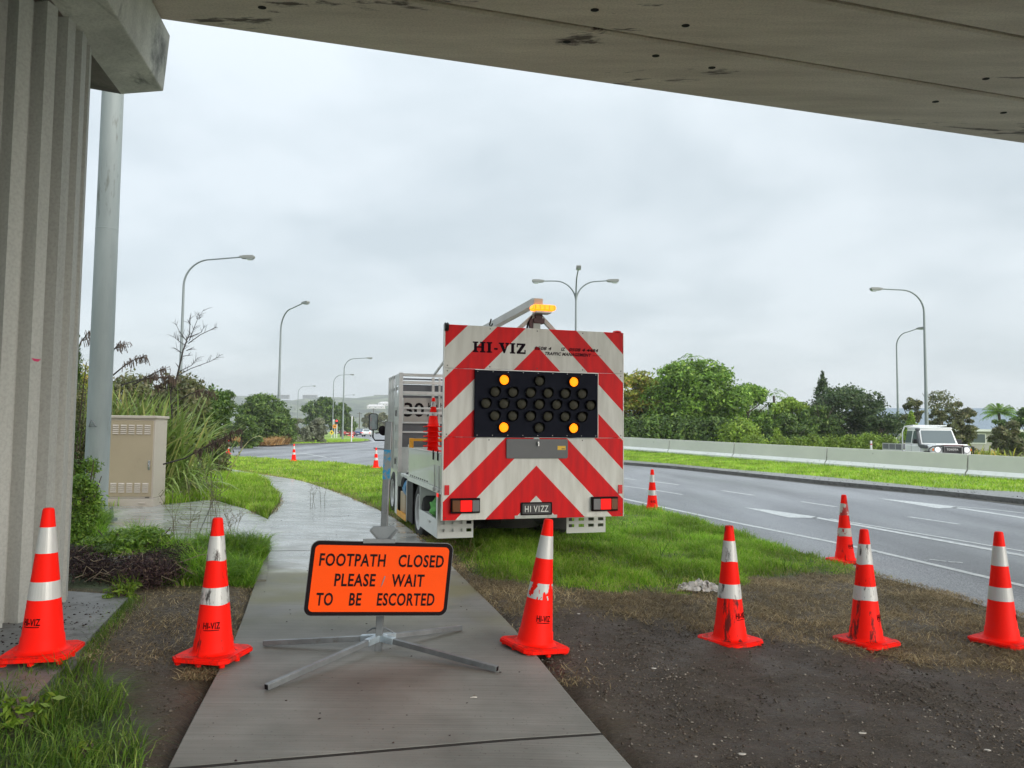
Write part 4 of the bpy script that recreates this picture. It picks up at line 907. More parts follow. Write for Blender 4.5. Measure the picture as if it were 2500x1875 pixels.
for y in (.32, .62):
    PB('drop_latch', alu, tr, lambda b: (b.tube([(-1.135, y, .84), (-1.14, y, 1.14)], .009, 6), b.lathe([(.024, 0), (.024, .03)], 10, Matrix.Translation((-1.128, y, .84)) @ Matrix.Rotation(R(-90), 4, 'Y'))))
    PB('catch', blackp, tr, lambda b: b.box(-1.136, -1.124, y+.12, y+.16, 1.20, 1.32))
PB('headboard_rail', yel, tr, lambda b: (b.box(-1.11, -1.05, 2.80, 2.86, 1.0, 1.445), b.box(-1.05, 1.05, 2.81, 2.85, 1.40, 1.44), b.tube([(-1.06, 2.85, 1.32), (-.9, 3.2, 1.0)], .014, 6)), bevel=.004)
# underbody locker, with opening that shows a green vest
def locker(b):
    b.box(-1.12, -1.11, .478, 1.77, .245, .475); b.box(-1.12, -1.11, .478, .56, .476, .80); b.box(-1.12, -1.11, 1.74, 1.77, .476, .80)
    b.box(-1.108, -.75, .50, .515, .26, .80); b.box(-1.108, -.75, 1.74, 1.755, .26, .80); b.box(-.76, -.75, .515, 1.74, .26, .80); b.box(-1.108, -.76, .515, 1.74, .44, .455)
PB('locker', tw, tr, locker, smooth=0); PB('locker_handle', alu, tr, lambda b: b.box(-1.135, -1.121, .93, 1.10, .385, .41), bevel=.003)
PB('side_marker', redlit, tr, lambda b: b.box(-1.13, -1.122, .40, .50, .755, .80)); 
lime = mat('lime_fabric', (.10, .38, .06), .7, col2=(.05, .22, .04), nscale=14, bump=.5)
def blob(mb, c, r, seed, n=14, amp=.25):
    V = []; F = []
    for i in range(n+1):
        for j in range(2*n):
            t = math.pi*i/n; f = math.pi*j/n; d = Vector((math.sin(t)*math.cos(f), math.sin(t)*math.sin(f), math.cos(t))); k = 1+amp*mn.noise(d*2.2+Vector((seed, 0, 0)))+.12*mn.noise(d*6+Vector((seed, 3, 0)))
            V.append((c[0]+d.x*r[0]*k, c[1]+d.y*r[1]*k, c[2]+d.z*r[2]*k))
    for i in range(n):
        for j in range(2*n): F.append((i*2*n+j, i*2*n+(j+1) % (2*n), (i+1)*2*n+(j+1) % (2*n), (i+1)*2*n+j))
    mb.add(V, F)
vb = MB(); blob(vb, (0, 0, 0), (.13, .26, .14), 3, amp=.5)
vo = vb.build('safety_vest', lime, None, smooth=70); tag(vo, 'bright green safety vest bundled in the open locker under the truck deck', 'vest')
ct, st = math.cos(TA), math.sin(TA)
def TW(x, y, z): return (TC[0]+ct*x-st*y, TC[1]+st*x+ct*y, TC[2]+z)
vo.location = TW(-1.0, .86, .56); vo.rotation_euler = (0, 0, TA)
# mud flap, step, boxes
PB('mud_flap', rub, tr, lambda b: (b.box(-1.11, -.62, 2.50, 2.52, .17, .80), b.box(-1.122, -1.11, 2.36, 2.87, .20, .80)))
PB('step', yel, tr, lambda b: (b.box(-1.13, -.75, 2.90, 3.85, .20, .235), b.box(-1.14, -1.131, 2.88, 3.86, .17, .26)), bevel=.004)
PB('step_plate', tw, tr, lambda b: (b.box(-1.135, -1.122, 2.87, 2.895, .17, .80), b.box(-1.135, -1.122, 3.87, 4.12, .18, .92)))
PB('crate_bin', beige, tr, lambda b: b.box(-1.08, -.7, 3.35, 3.86, .24, .56), bevel=.006)
PB('drum', mat('drum_blue', (.02, .19, .42), .35), tr, lambda b: b.lathe([(.0, -.004), (.15, -.002), (.16, .0), (.16, .3)], 24, Matrix.Translation((-.98, 2.98, .66)) @ Matrix.Rotation(R(-90), 4, 'X')))
PB('hose_coil', rub, tr, lambda b: [b.lathe([(.185, k*.05), (.2, k*.05+.02), (.185, k*.05+.04)], 20, Matrix.Translation((-.95, 3.2, .72)) @ Matrix.Rotation(R(-90), 4, 'X')) for k in range(4)])
PB('spare_wheel', rub, tr, lambda b: b.lathe([(.18, 0), (.36, 0), (.39, .05), (.39, .15), (.36, .2), (.18, .2)], 28, Matrix.Translation((.05, 1.15, .30))))
PB('underbody_shade_fill', MATS['rubber'], tr, lambda b: (b.box(-.66, .57, 1.62, 1.66, .20, .80), b.box(-.62, .56, .55, 1.6, .56, .80), b.box(.60, 1.08, 1.58, 1.60, .16, .80)))  # added dark panels that block light and blacken the space underneath
PB('chassis', mat('chassis_black', (.02, .02, .02), .6), tr, lambda b: (b.box(-.45, -.36, .3, 6.2, .55, .80), b.box(.36, .45, .3, 6.2, .55, .80), b.box(-.3, .3, 1.7, 2.4, .30, .62), b.box(-.75, .75, 2.0, 2.12, .34, .46), b.box(.3, .9, 3.0, 4.0, .35, .75), b.tube([(-.2, .9, .42), (.5, .9, .42)], .09, 12)))
# wheels
rim = mat('wheel_silver', (.62, .62, .61), .32, .3, col2=(.5, .5, .49), nscale=6, dirt=(.2, .18, .15), dscale=6, dthr=(.6, .75))
def wheel(x, y, s, dual=False):
    M = Matrix.Translation((x, y, .405)) @ Matrix.Rotation(R(90)*s, 4, 'Y')
    b = MB()
    for off in ((0, -.27) if dual else (0,)): b.lathe([(.25, off-.215), (.33, off-.225), (.385, off-.205), (.402, off-.17), (.402, off-.05), (.385, off-.01), (.33, off+.01), (.25, off)], 36, M, caps=False)
    w = b.build('tyre', rub, wh_, smooth=40)
    b = MB(); b.lathe([(.255, .004), (.24, -.004), (.235, -.05), (.15, -.08), (.10, -.06), (.09, -.02), (.0, -.015)], 32, M, caps=False)
    if dual: b.lathe([(.26, -.42), (.22, -.4), (.0, -.40)], 24, M, caps=False)
    b.build('rim', rim, wh_, smooth=40)
    b = MB()
    for i in range(6): a = R(60*i); b.lathe([(.012, -.08), (.012, -.045)], 6, M @ Matrix.Translation((.155*math.cos(a), .155*math.sin(a), 0)))
    b.build('wheel_nut', alu, wh_)
for (x, y, s, d) in ((-1.085, 2.05, -1, True), (1.085, 2.05, 1, True), (-1.0, 5.42, -1, False), (1.0, 5.42, 1, False)):
    wh_ = bpy.data.objects.new('wheel', None); COL.objects.link(wh_); wh_.parent = tr; wheel(x, y, s, d)
# gate rack behind the cab
def zr(c): return 2.7157-.001872*c+.002
rk = bpy.data.objects.new('rack', None); COL.objects.link(rk); rk.parent = tr
PB('upright', alu, rk, lambda b: (b.box(-1.155, -1.09, 3.72, 3.76, .88, 2.52)), bevel=.003); PB('upright', alu, rk, lambda b: (b.box(1.09, 1.155, 3.72, 3.76, .88, 2.52)), bevel=.003)
PB('upright', alu, rk, lambda b: (b.box(-.60, -.56, 3.74, 3.78, .88, 2.45))); PB('upright', alu, rk, lambda b: (b.box(-.48, -.45, 3.78, 3.82, .88, 2.45)))
for c, h in ((125, .05), (192, .055), (285, .055), (420, .03), (463, .035), (550, .02), (632, .03)):
    PB('rail', alu, rk, lambda b: b.box(-1.085, 1.085, 3.715, 3.75, zr(c)-h/2, zr(c)+h/2), bevel=.003)
for c0_, c1_ in ((150, 165), (208, 272), (304, 326), (555, 626), (640, 765)):
    PB('sign_rail', dgrey, rk, lambda b: b.box(-1.07, 1.07, 3.86, 3.875, zr(c1_), zr(c0_)))
sgn = PB('stowed_sign', mat('off_white_sign', (.50, .47, .44), .5), rk, lambda b: b.box(-1.06, 1.0, 3.82, 3.835, zr(541), zr(327)))
text('lettering', '30', .232, blackp, sgn, Matrix.Translation((-.885, 3.8175, zr(491))) @ FACE, .001, .006, 0, 1, .335)
text('lettering', 'km/h', .09, blackp, sgn, Matrix.Translation((-.52, 3.8175, zr(415))) @ FACE, .001, .002, 0, 1, .26); text('lettering', 'AHEAD', .07, blackp, sgn, Matrix.Translation((-.52, 3.8175, zr(491))) @ FACE, .001, .002, 0, 1, .30)
PB('sill', twd, rk, lambda b: b.box(-1.09, 1.09, 3.72, 3.9, .872, zr(768)))
# perforated side post and slatted side
def perf(b):
    zs = [(2.49, 2.16)] ; holes_ = [(1.79, 1.94), (1.52, 1.66), (1.25, 1.40), (.98, 1.12), (2.14, 2.32)]; holes_.sort(); z = .88
    for a, c in holes_: b.box(-1.15, -1.135, 3.775, 4.25, z, a); b.box(-1.15, -1.135, 3.775, 3.86, a, c); b.box(-1.15, -1.135, 4.15, 4.25, a, c); z = c
    b.box(-1.15, -1.135, 3.775, 4.25, z, 2.50)
PB('perforated_post', alu, rk, perf, smooth=0); PB('grab_hook', blackp, rk, lambda b: (b.box(-1.165, -1.151, 4.0, 4.05, 1.80, 1.90), b.box(-1.165, -1.151, 4.0, 4.05, 1.0, 1.09)))
for y in (4.45, 4.66, 4.87, 5.08): PB('side_slat', alu, rk, lambda b: b.box(-1.15, -1.13, y, y+.055, .9, 2.52+.0), bevel=.003)
for z in (2.47, 2.25, 1.7, 1.2): PB('side_rail_bar', alu, rk, lambda b: b.box(-1.128, -1.11, 3.775, 5.12, z, z+.05))
PB('side_panel', twd, rk, lambda b: b.box(-1.10, -1.09, 4.3, 5.1, .9, 2.1), smooth=0)
ch = MB()
for i in range(16):
    z = 1.30-i*.042; pts = [(-1.0+.013*math.cos(t)*(i % 2)+.01*math.sin(i*1.2), 3.62+.013*math.cos(t)*((i+1) % 2), z+.028*math.sin(t)) for t in np.linspace(0, 6.283, 9)]; ch.tube(pts, .006, 5, False)
ch.build('chain', alu, tr)
# cab
def cab_(b):
    prof = [(4.95, .55), (6.55, .55), (6.62, 1.25), (6.35, 2.15), (6.1, 2.28), (4.95, 2.28)]
    b.prism(prof, -.98, .98, 'x')
cb = PB('cab', tw, tr, cab_, bevel=.04)
PB('door_window', mat('cab_glass', (.012, .014, .016), .08), cb, lambda b: b.prism([(5.25, 1.45), (6.35, 1.45), (6.2, 2.05), (5.25, 2.1)], -.992, -.981, 'x')); PB('windscreen', MATS['cab_glass'], cb, lambda b: b.add([(-.85, 6.585, 1.4), (.85, 6.585, 1.4), (.85, 6.40, 2.08), (-.85, 6.40, 2.08)], [(0, 1, 2, 3)]))
PB('door_seam', dkslot, cb, lambda b: (b.box(-.984, -.981, 5.15, 5.165, .7, 2.1), b.box(-.984, -.981, 6.4, 6.41, .7, 1.5)))
mr_ = bpy.data.objects.new('door_mirror', None); COL.objects.link(mr_); mr_.parent = tr
mgl = mat('mirror_glass', (.62, .66, .68), .05, 1.0)
PB('housing', blackp, mr_, lambda b: b.prism([(x-1.29, z+1.72) for x, z in rrect(.175, .33, .05, 4)], 6.2, 6.26, 'y')); PB('glass', mgl, mr_, lambda b: b.prism([(x-1.29, z+1.72) for x, z in rrect(.15, .30, .04, 4)], 6.192, 6.199, 'y'))
PB('bracket', blackp, mr_, lambda b: (b.tube([(-1.29, 6.25, 1.58), (-1.29, 6.25, 1.42), (-1.25, 6.25, 1.36), (-.99, 6.25, 1.36)], .014, 8), b.tube([(-1.24, 6.25, 1.5), (-.99, 6.3, 1.52)], .012, 8)))
PB('round_mirror', blackp, mr_, lambda b: b.lathe([(.0, .03), (.07, .02), (.10, 0), (.095, -.01)], 16, Matrix.Translation((-1.10, 6.22, 1.55)) @ Matrix.Rotation(R(75), 4, 'X') @ Matrix.Rotation(R(20), 4, 'Y')))
# mast, beam, beacon on top
PB('lifting_beam', alu, tr, lambda b: (b.sqt((-.0, .06, 3.175), (-.54, 1.89, 2.835), .095), b.sqt((-.54, 1.89, .87), (-.54, 1.89, 2.80), .08)), bevel=.004)
PB('beam_end', twd, tr, lambda b: b.box(-.055, .06, -.03, .055, 3.10, 3.205), bevel=.004)
PB('support_post', twd, tr, lambda b: (b.sqt((.0, .06, 2.55), (0, .06, 2.93), .09), b.sqt((-.03, .06, 3.0), (-.42, .07, 2.65), .05), b.sqt((.05, .06, 3.0), (.42, .07, 2.65), .05), b.sqt((-.57, 3.72, 2.5), (-.70, 1.2, 2.8), .03)))
PB('winch', mat('winch_maroon', (.07, .014, .018), .5), tr, lambda b: (b.box(-.045, .095, -.0, .10, 2.90, 2.965), b.lathe([(.05, 0), (.05, .12)], 12, Matrix.Translation((.02, 0, 2.99)) @ Matrix.Rotation(R(-90), 4, 'X')), b.box(-.10, -.05, .02, .05, 2.84, 2.96)), bevel=.006)
PB('cable', blackp, tr, lambda b: (b.tube([(-.06, .03, 2.99), (-.11, .03, 2.9), (-.13, .04, 2.80)], .012, 6), b.tube([(-.35, .9, 3.06), (-.37, .9, 2.98), (-.35, .9, 2.95), (-.33, .9, 3.0)], .01, 6)))
amb = mat('beacon_amber', (.9, .30, .005), .4, emit=(1, .25, .004), estr=1.0, dirt=(.8, .2, .0), dscale=30, dthr=(.45, .6))
be = PB('beacon', amb, tr, lambda b: b.prism([(x+.045, z+3.078) for x, z in rrect(.30, .07, .033, 5)], -.14, -.0, 'y'), bevel=.01)
PB('beacon_base', alu, be, lambda b: b.box(-.06, .14, -.12, .03, 3.012, 3.038), bevel=.004)
for i in range(5): PB('divider', mat('beacon_rib', (.35, .12, .01), .4), be, lambda b: b.box(-.075+i*.06, -.07+i*.06, -.1425, -.141, 3.05, 3.105))
PB('corner_horn', rub, tr, lambda b: [b.lathe([(.05-.006*(k % 2), k*.012), (.055-.006*(k % 2), k*.012+.008)], 14, Matrix.Translation((-1.16, .0, 2.80)) @ Matrix.Rotation(R(90), 4, 'Y')) for k in range(4)])
PB('corner_light', refl, tr, lambda b: b.lathe([(.06, 0), (.05, .02), (.02, .028)], 12, Matrix.Translation((1.08, .03, 2.834))))
PB('panel_stay', twd, tr, lambda b: (b.prism([(.04, 2.3), (.09, 2.3), (.42, .88), (.34, .88)], -1.09, -1.07, 'x'), b.prism([(.04, 2.3), (.09, 2.3), (.42, .88), (.34, .88)], 1.07, 1.09, 'x')))
# nested small cones on the deck
SGp = 'small cones nested in a stack on the truck deck'
for i in range(11):
    zz_ = .925+i*.068; p = TW(-.955, 1.72, zz_)
    od = ['lowest', 'second', 'third', 'fourth', 'fifth', 'sixth', 'seventh', 'eighth', 'ninth', 'tenth']
    lab = 'top cone of the scuffed nested stack standing on the truck deck' if i == 10 else od[i]+' red cone from the bottom of the nested stack on the truck deck'
    c = cone(p, TA, lab, SGp, worn=1 if i == 10 else 0, letter=False, detail=1, scale=.52); c.scale = (.64, .64, .47)
for i in range(4):
    p = TW(-.86, 1.22, .905+i*.06); cone(p, TA, ['lowest', 'second', 'third', 'top'][i]+' cone of the larger stack mostly hidden behind the chevron panel', 'cones in the hidden second stack on the truck deck', letter=False, detail=1, scale=.85, tilt=(0, R(5)))

# ================================================================ BARRIER
barm = mat('barrier_concrete', (.62, .61, .56), .65, col2=(.55, .545, .50), nscale=.9, dirt=(.12, .11, .09), dscale=5, dthr=(.655, .70), bump=.2)
bw_ = mat('barrier_base_white', (.74, .74, .71), .6, col2=(.66, .66, .63), nscale=1.5, dirt=(.26, .25, .2), dscale=6, dthr=(.58, .7))
bo_ = empty('concrete_barrier', bpt(0), 0, 'long pale concrete safety barrier of butted segments behind the grass strip', 'barrier')
bn = np.array((bdir[1], -bdir[0], 0)); bn /= np.linalg.norm(bn); bn = -bn if bn[1] > 0 else bn
def bt(px):
    lo, hi = -30., 60.
    # parameter along the barrier under photo column px
    best_ = min(np.linspace(-25, blen+25, 4000), key=lambda t: abs((lambda q: 1250+FPX*(q@RT)/(q@FW))(bpt(t)-CP)-px)); return best_
jt = [-14, bt(2365), bt(2020), bt(1793), bt(1635), bt(1523), bt(1523)+5.5, bt(1523)+11, bt(1523)+16.5]
jt = sorted(set([float(x) for x in jt]))
Hs = lambda t: .80
for a, b__ in zip(jt[:-1], jt[1:]):
    mb = MB(); prof = [(.28, -.12), (.28, .10), (.155, .24), (.10, .80), (-.10, .80), (-.155, .24), (-.28, .10), (-.28, -.12)]; V = []
    for t in (a+.03, b__-.03):
        for (u, z) in prof: q = bpt(t)+bn*(u-.1)+np.array((0, 0, z)); V.append(tuple(q-bpt(0)))
    mb.add(V, [list(range(8))[::-1], list(range(8, 16))]); mb.k = 0; mb.add(V, [(i, (i+1) % 8, 8+(i+1) % 8, 8+i) for i in (2, 3, 4, 5, 7)]); mb.k = 1; mb.add(V, [(i, (i+1) % 8, 8+(i+1) % 8, 8+i) for i in (0, 1, 6)])
    mb.build('barrier_segment', [barm, bw_], bo_, smooth=0)

# ================================================================ UTILITY TRUCK BEHIND THE BARRIER
uw = mat('car_white', (.74, .75, .74), .22, coat=.6); ug = mat('car_glass', (.10, .125, .13), .06, spec=.8); ub = mat('car_black', (.02, .02, .022), .4); ured = mat('lightbar_red', (.20, .02, .02), .4)
up_ = D(2262, 1100, 35.5); 
ute = empty('utility_truck', (float(up_[0]), float(up_[1]), -.14), 0, 'white double-cab utility truck with black snorkel and bull bar driving behind the barrier', 'utility truck')
hd = Vector((-.085, -.996)); ute.rotation_euler = (0, 0, math.atan2(hd.y, hd.x)); ute.scale = (1.0, 1, 1)
# local: x forward, y left, z up; length 5.2
def ubody(b):
    b.box(-.35, 1.25, -.84, .84, .55, 1.18); b.box(1.25, 2.42, -.80, .80, .58, 1.16)
body = PB('body', uw, ute, ubody, bevel=.06)
def ucab(b):
    lo = [(-.35, -.84), (1.28, -.84), (1.28, .84), (-.35, .84)]; hi = [(-.28, -.72), (.92, -.72), (.92, .72), (-.28, .72)]
    b.add([(x, y, 1.17) for x, y in lo]+[(x, y, 1.90) for x, y in hi], [(0, 3, 2, 1), (4, 5, 6, 7), (0, 1, 5, 4), (1, 2, 6, 5), (2, 3, 7, 6), (3, 0, 4, 7)])
PB('cab', uw, ute, ucab, bevel=.05)
PB('roof', uw, ute, lambda b: b.prism([(x+.32, y) for x, y in rrect(1.28, 1.5, .1, 4)], 1.885, 1.955, 'z'), bevel=.03)
def lerp(a, b, t): return tuple(a[i]+(b[i]-a[i])*t for i in range(3))
for s in (-1, 1):
    for (x0, x1) in ((-.27, .33), (.42, 1.12)):
        z0, z1 = 1.24, 1.80; y0 = .84-(z0-1.17)/.73*.12+.004; y1 = .84-(z1-1.17)/.73*.12+.004
        xe0 = x1 if x1 < 1 else 1.17; xe1 = x1 if x1 < 1 else .92
        PB('side_window', ug, ute, lambda b: b.add([(x0, s*y0, z0), (xe0, s*y0, z0), (xe1, s*y1, z1), (x0+.02, s*y1, z1)], [(0, 1, 2, 3)]))
    PB('door_gap', dkslot, ute, lambda b: b.box(.37, .38, s*.841-.004, s*.841+.004, .6, 1.19)); PB('door_mirror', ub, ute, lambda b: (b.box(1.0, 1.12, s*.95-.1, s*.95+.1, 1.22, 1.42)), bevel=.02)
PB('windscreen', ug, ute, lambda b: b.add([(1.257, -.72, 1.25), (1.257, .72, 1.25), (.975, .66, 1.82), (.975, -.66, 1.82)], [(0, 1, 2, 3)]))
PB('bonnet', uw, ute, lambda b: b.prism([(1.2, -.79), (2.42, -.68), (2.42, .68), (1.2, .79)], 1.15, 1.22, 'z'), bevel=.04)
for s in (-1, 1):
    PB('wheel_arch', ub, ute, lambda b: [b.box(1.98+.44*math.cos(a)-.07, 1.98+.44*math.cos(a)+.07, s*.85-.06, s*.85+.06, .45+.42*math.sin(a)-.05, .45+.42*math.sin(a)+.05) for a in np.linspace(0, math.pi, 13)])
    PB('headlight', mat('headlamp_glass', (.75, .77, .78), .1, emit=(1, 1, 1), estr=.25), ute, lambda b: (b.lathe([(.0, .03), (.10, .025), (.125, 0)], 20, Matrix.Translation((2.435, s*.60, .98)) @ Matrix.Rotation(R(90), 4, 'Y'))))
    PB('headlight_surround', mat('grey_trim', (.25, .25, .25), .4), ute, lambda b: b.lathe([(.16, 0), (.16, .012), (.13, .012)], 20, Matrix.Translation((2.425, s*.60, .98)) @ Matrix.Rotation(R(90), 4, 'Y'), caps=False))
    PB('indicator', mat('indicator_orange', (.8, .2, .02), .3), ute, lambda b: b.box(2.38, 2.43, s*.78-.03, s*.78+.03, .93, 1.03))
    for x in (1.98, -1.25):
        PB('wheel', rub, ute, lambda b: b.lathe([(.2, -.12), (.37, -.12), (.40, -.08), (.40, .08), (.37, .12), (.2, .12)], 24, Matrix.Translation((x, s*.76, .40)) @ Matrix.Rotation(R(90), 4, 'X')))
PB('grille', ub, ute, lambda b: b.box(2.40, 2.46, -.40, .40, .80, 1.10), bevel=.01)
text('lettering', 'TOYOTA', .085, wh, ute, Matrix.Translation((2.462, 0, .95)) @ Matrix.Rotation(R(90), 4, 'Z') @ FACE, .002, .003, 0, 1.1, .48)
PB('light_bar', ured, ute, lambda b: b.box(2.5, 2.56, -.42, .42, 1.12, 1.19), bevel=.01)
def bull(b):
    for s in (-1, 1):
        b.tube([(2.55, s*.40, .5), (2.58, s*.40, 1.02), (2.54, s*.42, 1.15)], .035, 8); b.tube([(2.45, s*.42, 1.13), (2.50, s*.84, 1.12), (2.35, s*.93, 1.0), (2.35, s*.93, .55), (2.5, s*.84, .50), (2.55, s*.42, .50)], .025, 8)
    b.tube([(2.54, -.42, 1.15), (2.54, .42, 1.15)], .03, 8); b.box(2.44, 2.6, -.9, .9, .42, .56)
PB('bull_bar', ub, ute, bull)
# snorkel on the driver's side, as seen on the left in the photo
PB('snorkel', mat('snorkel_black', (.06, .065, .07), .5), ute, lambda b: (b.prism([(1.98, 1.02), (1.98, 1.16), (1.42, 1.20), (1.16, 1.85), (1.06, 1.80), (1.28, 1.10), (1.5, 1.02)], -.93, -.82, 'y'), b.box(1.02, 1.24, -.94, -.80, 1.80, 1.92)), bevel=.02)
def tray(b):
    b.box(-2.75, -.45, -.92, .92, .78, .86)
    for s in (-1, 1): b.box(-2.75, -.45, s*.9-.02, s*.9+.02, 1.15, 1.19); b.box(-2.75, -.45, s*.9-.015, s*.9+.015, .86, .9)
    for x in (-2.75, -1.98, -1.22, -.5):
        for s in (-1, 1): b.box(x, x+.05, s*.9-.02, s*.9+.02, .86, 1.15)
PB('tray', alu, ute, tray); PB('tray_mesh', dgrey, ute, lambda b: (b.box(-2.7, -.5, -.905, -.9, .9, 1.15), b.box(-2.7, -.5, .9, .905, .9, 1.15), b.box(-2.73, -2.72, -.88, .88, .9, 1.15)))
def hb(b):
    for s in (-1, 1): b.tube([(-.55, s*.85, .85), (-.52, s*.85, 1.75), (-.45, s*.78, 2.0), (.4, s*.72, 2.05)], .03, 8); b.tube([(-.45, s*.55, .9), (-.45, s*.55, 1.95)], .02, 6)
    b.tube([(-.45, -.78, 2.0), (-.45, .78, 2.0)], .03, 8); b.tube([(.3, -.72, 2.05), (.3, .72, 2.05)], .02, 8)
PB('ladder_rack', uw, ute, hb)

# ================================================================ FAR CARS AND FURNITURE
def car(px, Y, m, label, hdg=R(92), kind='sedan', scl=1.0):
    X = float(D(px, 1055, Y)[0]); t = empty('car', (X, Y, ZR), hdg, label, 'car', 'distant cars queued at the traffic lights'); t.scale = (scl,)*3
    b = MB(); b.prism([(-2.2, .3), (2.2, .3), (2.25, .62), (2.1, .82), (1.0, .95), (-1.9, 1.0), (-2.2, .85)], -.88, .88, 'y'); b.build('body', m, t, bevel=.06)
    b = MB(); b.add([(-1.8, -.82, .93), (1.05, -.82, .93), (1.05, .82, .93), (-1.8, .82, .93), (-1.35, -.62, 1.46), (.3, -.62, 1.46), (.3, .62, 1.46), (-1.35, .62, 1.46)], [(4, 5, 6, 7), (0, 1, 5, 4), (1, 2, 6, 5), (2, 3, 7, 6), (3, 0, 4, 7)]); b.build('cabin', m, t, bevel=.04)
    PB('rear_window', ug, t, lambda b: b.add([(-1.745, -.66, 1.02), (-1.745, .66, 1.02), (-1.40, .54, 1.42), (-1.40, -.54, 1.42)], [(0, 1, 2, 3)]))
    for s in (-1, 1):
        PB('side_window', ug, t, lambda b: b.add([(-1.5, s*.80, 1.0), (.8, s*.80, 1.0), (.25, s*.665, 1.38), (-1.2, s*.665, 1.38)], [(0, 1, 2, 3)]))
        PB('tail_light', mat('car_tail', (.5, .02, .02), .3, emit=(1, .05, .02), estr=.2), t, lambda b: b.box(-2.26, -2.2, s*.68-.16, s*.68+.16, .66, .82))
        for x in (-1.35, 1.35): PB('wheel', rub, t, lambda b: b.lathe([(.32, -.1), (.32, .1)], 14, Matrix.Translation((x, s*.78, .32)) @ Matrix.Rotation(R(90), 4, 'X')))
    PB('number_plate', wh, t, lambda b: b.box(-2.262, -2.255, -.25, .25, .52, .63)); PB('bumper', ub, t, lambda b: b.box(-2.28, -2.1, -.85, .85, .28, .42))
car(898, 172, uw, 'distant white car stopped in the lane left of the truck mirror', scl=1.15)
car(878, 180, mat('car_blue', (.02, .045, .13), .25, coat=.5), 'distant dark blue car beside the white one at the lights', scl=1.15)
car(853, 175, mat('car_red_silver', (.35, .05, .04), .3), 'distant red car partly hidden behind the thin white post', scl=1.1)
car(828, 215, ub, 'small black car far off near the trunk of the large dark tree', scl=1.1)
def post(name, px, py0, py1, Y, w, m, label, cat, group=None):
    a = D(px, py1, Y); h = float(D(px, py0, Y)[2]-a[2]); t = empty(name, a, 0, label, cat, group); b = MB(); b.lathe([(w, -.2), (w, h)], 8); b.build('post', m, t); return t, h
wpost = mat('post_white', (.62, .63, .62), .5)
t, h = post('marker_pole', 547, 995, 1066, 70, .07, wpost, 'thin white pole left of the dense dark tree', 'pole'); b = MB(); b.lathe([(.09, h*.55), (.09, h*.57)], 8); b.build('collar', galv, t)
t, h = post('marker_pole', 858, 1014, 1074, 78, .065, wpost, 'thin white post on the tip of the grass island', 'pole'); b = MB(); b.lathe([(.085, h*.98), (.085, h)], 8); b.build('cap', galv, t)
t, h = post('marker_post', 2127, 1076, 1100, 40, .055, wpost, 'short white marker post on grass behind the barrier', 'post'); PB('band', mat('band_red', (.5, .05, .04), .5), t, lambda b: b.lathe([(.058, .3), (.058, .36)], 8))
tsy = 132
t = empty('traffic_signal', (float(D(822, 1060, tsy)[0]), tsy, ZR), 0, 'distant traffic signal with red light and white backing panel', 'traffic signal'); zt = lambda y: float(D(822, y, tsy)[2])-ZR
PB('pole', wpost, t, lambda b: (b.lathe([(.09, 0), (.09, zt(1024))], 8))); PB('backing_panel', mat('signal_back_white', (.6, .6, .6), .5), t, lambda b: b.box(-.75, -.35, .05, .1, zt(1036), zt(1024)))
sgh = PB('signal_head', ub, t, lambda b: b.box(-.3, .25, -.2, .1, zt(1035), zt(1024)), bevel=.02); PB('red_light', mat('signal_red', (.9, .02, .02), .3, emit=(1, .02, .02), estr=1.5), sgh, lambda b: b.lathe([(.15, 0), (.14, .03)], 12, Matrix.Translation((-.02, -.2, zt(1027.5))) @ Matrix.Rotation(R(90), 4, 'X')))
t = empty('warning_sign', (float(D(817, 1060, 131)[0]), 131, ZR), 0, 'round orange direction sign on white post under the traffic signal', 'sign')
PB('pole', wpost, t, lambda b: b.lathe([(.06, 0), (.06, zt(1036))], 8)); PB('disc', mat('sign_amber', (.75, .28, .03), .5), t, lambda b: b.lathe([(.36, 0), (.36, .04)], 20, Matrix.Translation((0, -.08, zt(1041))) @ Matrix.Rotation(R(90), 4, 'X'))); PB('arrow', ub, t, lambda b: b.prism([(-.2, zt(1041)-.05), (.05, zt(1041)-.05), (.05, zt(1041)-.14), (.22, zt(1041)), (.05, zt(1041)+.14), (.05, zt(1041)+.05), (-.2, zt(1041)+.05)], -.13, -.122, 'y'))
t = empty('diamond_sign', (float(D(810, 1060, 128)[0]), 128, ZR), 0, 'small yellow diamond warning sign on short post left of the signals', 'sign')
PB('pole', wpost, t, lambda b: b.lathe([(.05, 0), (.05, .9)], 8)); PB('diamond', mat('sign_yellow', (.80, .55, .03), .5), t, lambda b: b.prism([(-.38, 1.05), (0, .62), (.38, 1.05), (0, 1.48)], -.09, -.06, 'y')); PB('symbol', ub, t, lambda b: b.prism([(-.1, .9), (.1, .9), (.1, 1.2), (-.1, 1.2)], -.096, -.091, 'y'))
q = G(851, 1064, ZR); t = empty('plastic_barrier', (float(q[0]), float(q[1]), ZR), R(-15), 'low red water-filled barrier by the far lamp post', 'barrier')
PB('shell', mat('barrier_red', (.85, .05, .02), .4), t, lambda b: b.prism([(-.28, 0), (.28, 0), (.12, .3), (.1, .8), (-.1, .8), (-.12, .3)], -1.2, 1.2, 'x'), bevel=.03); PB('panel', mat('barrier_dark', (.3, .02, .01), .5), t, lambda b: b.box(-.7, .7, -.17, -.12, .35, .6))
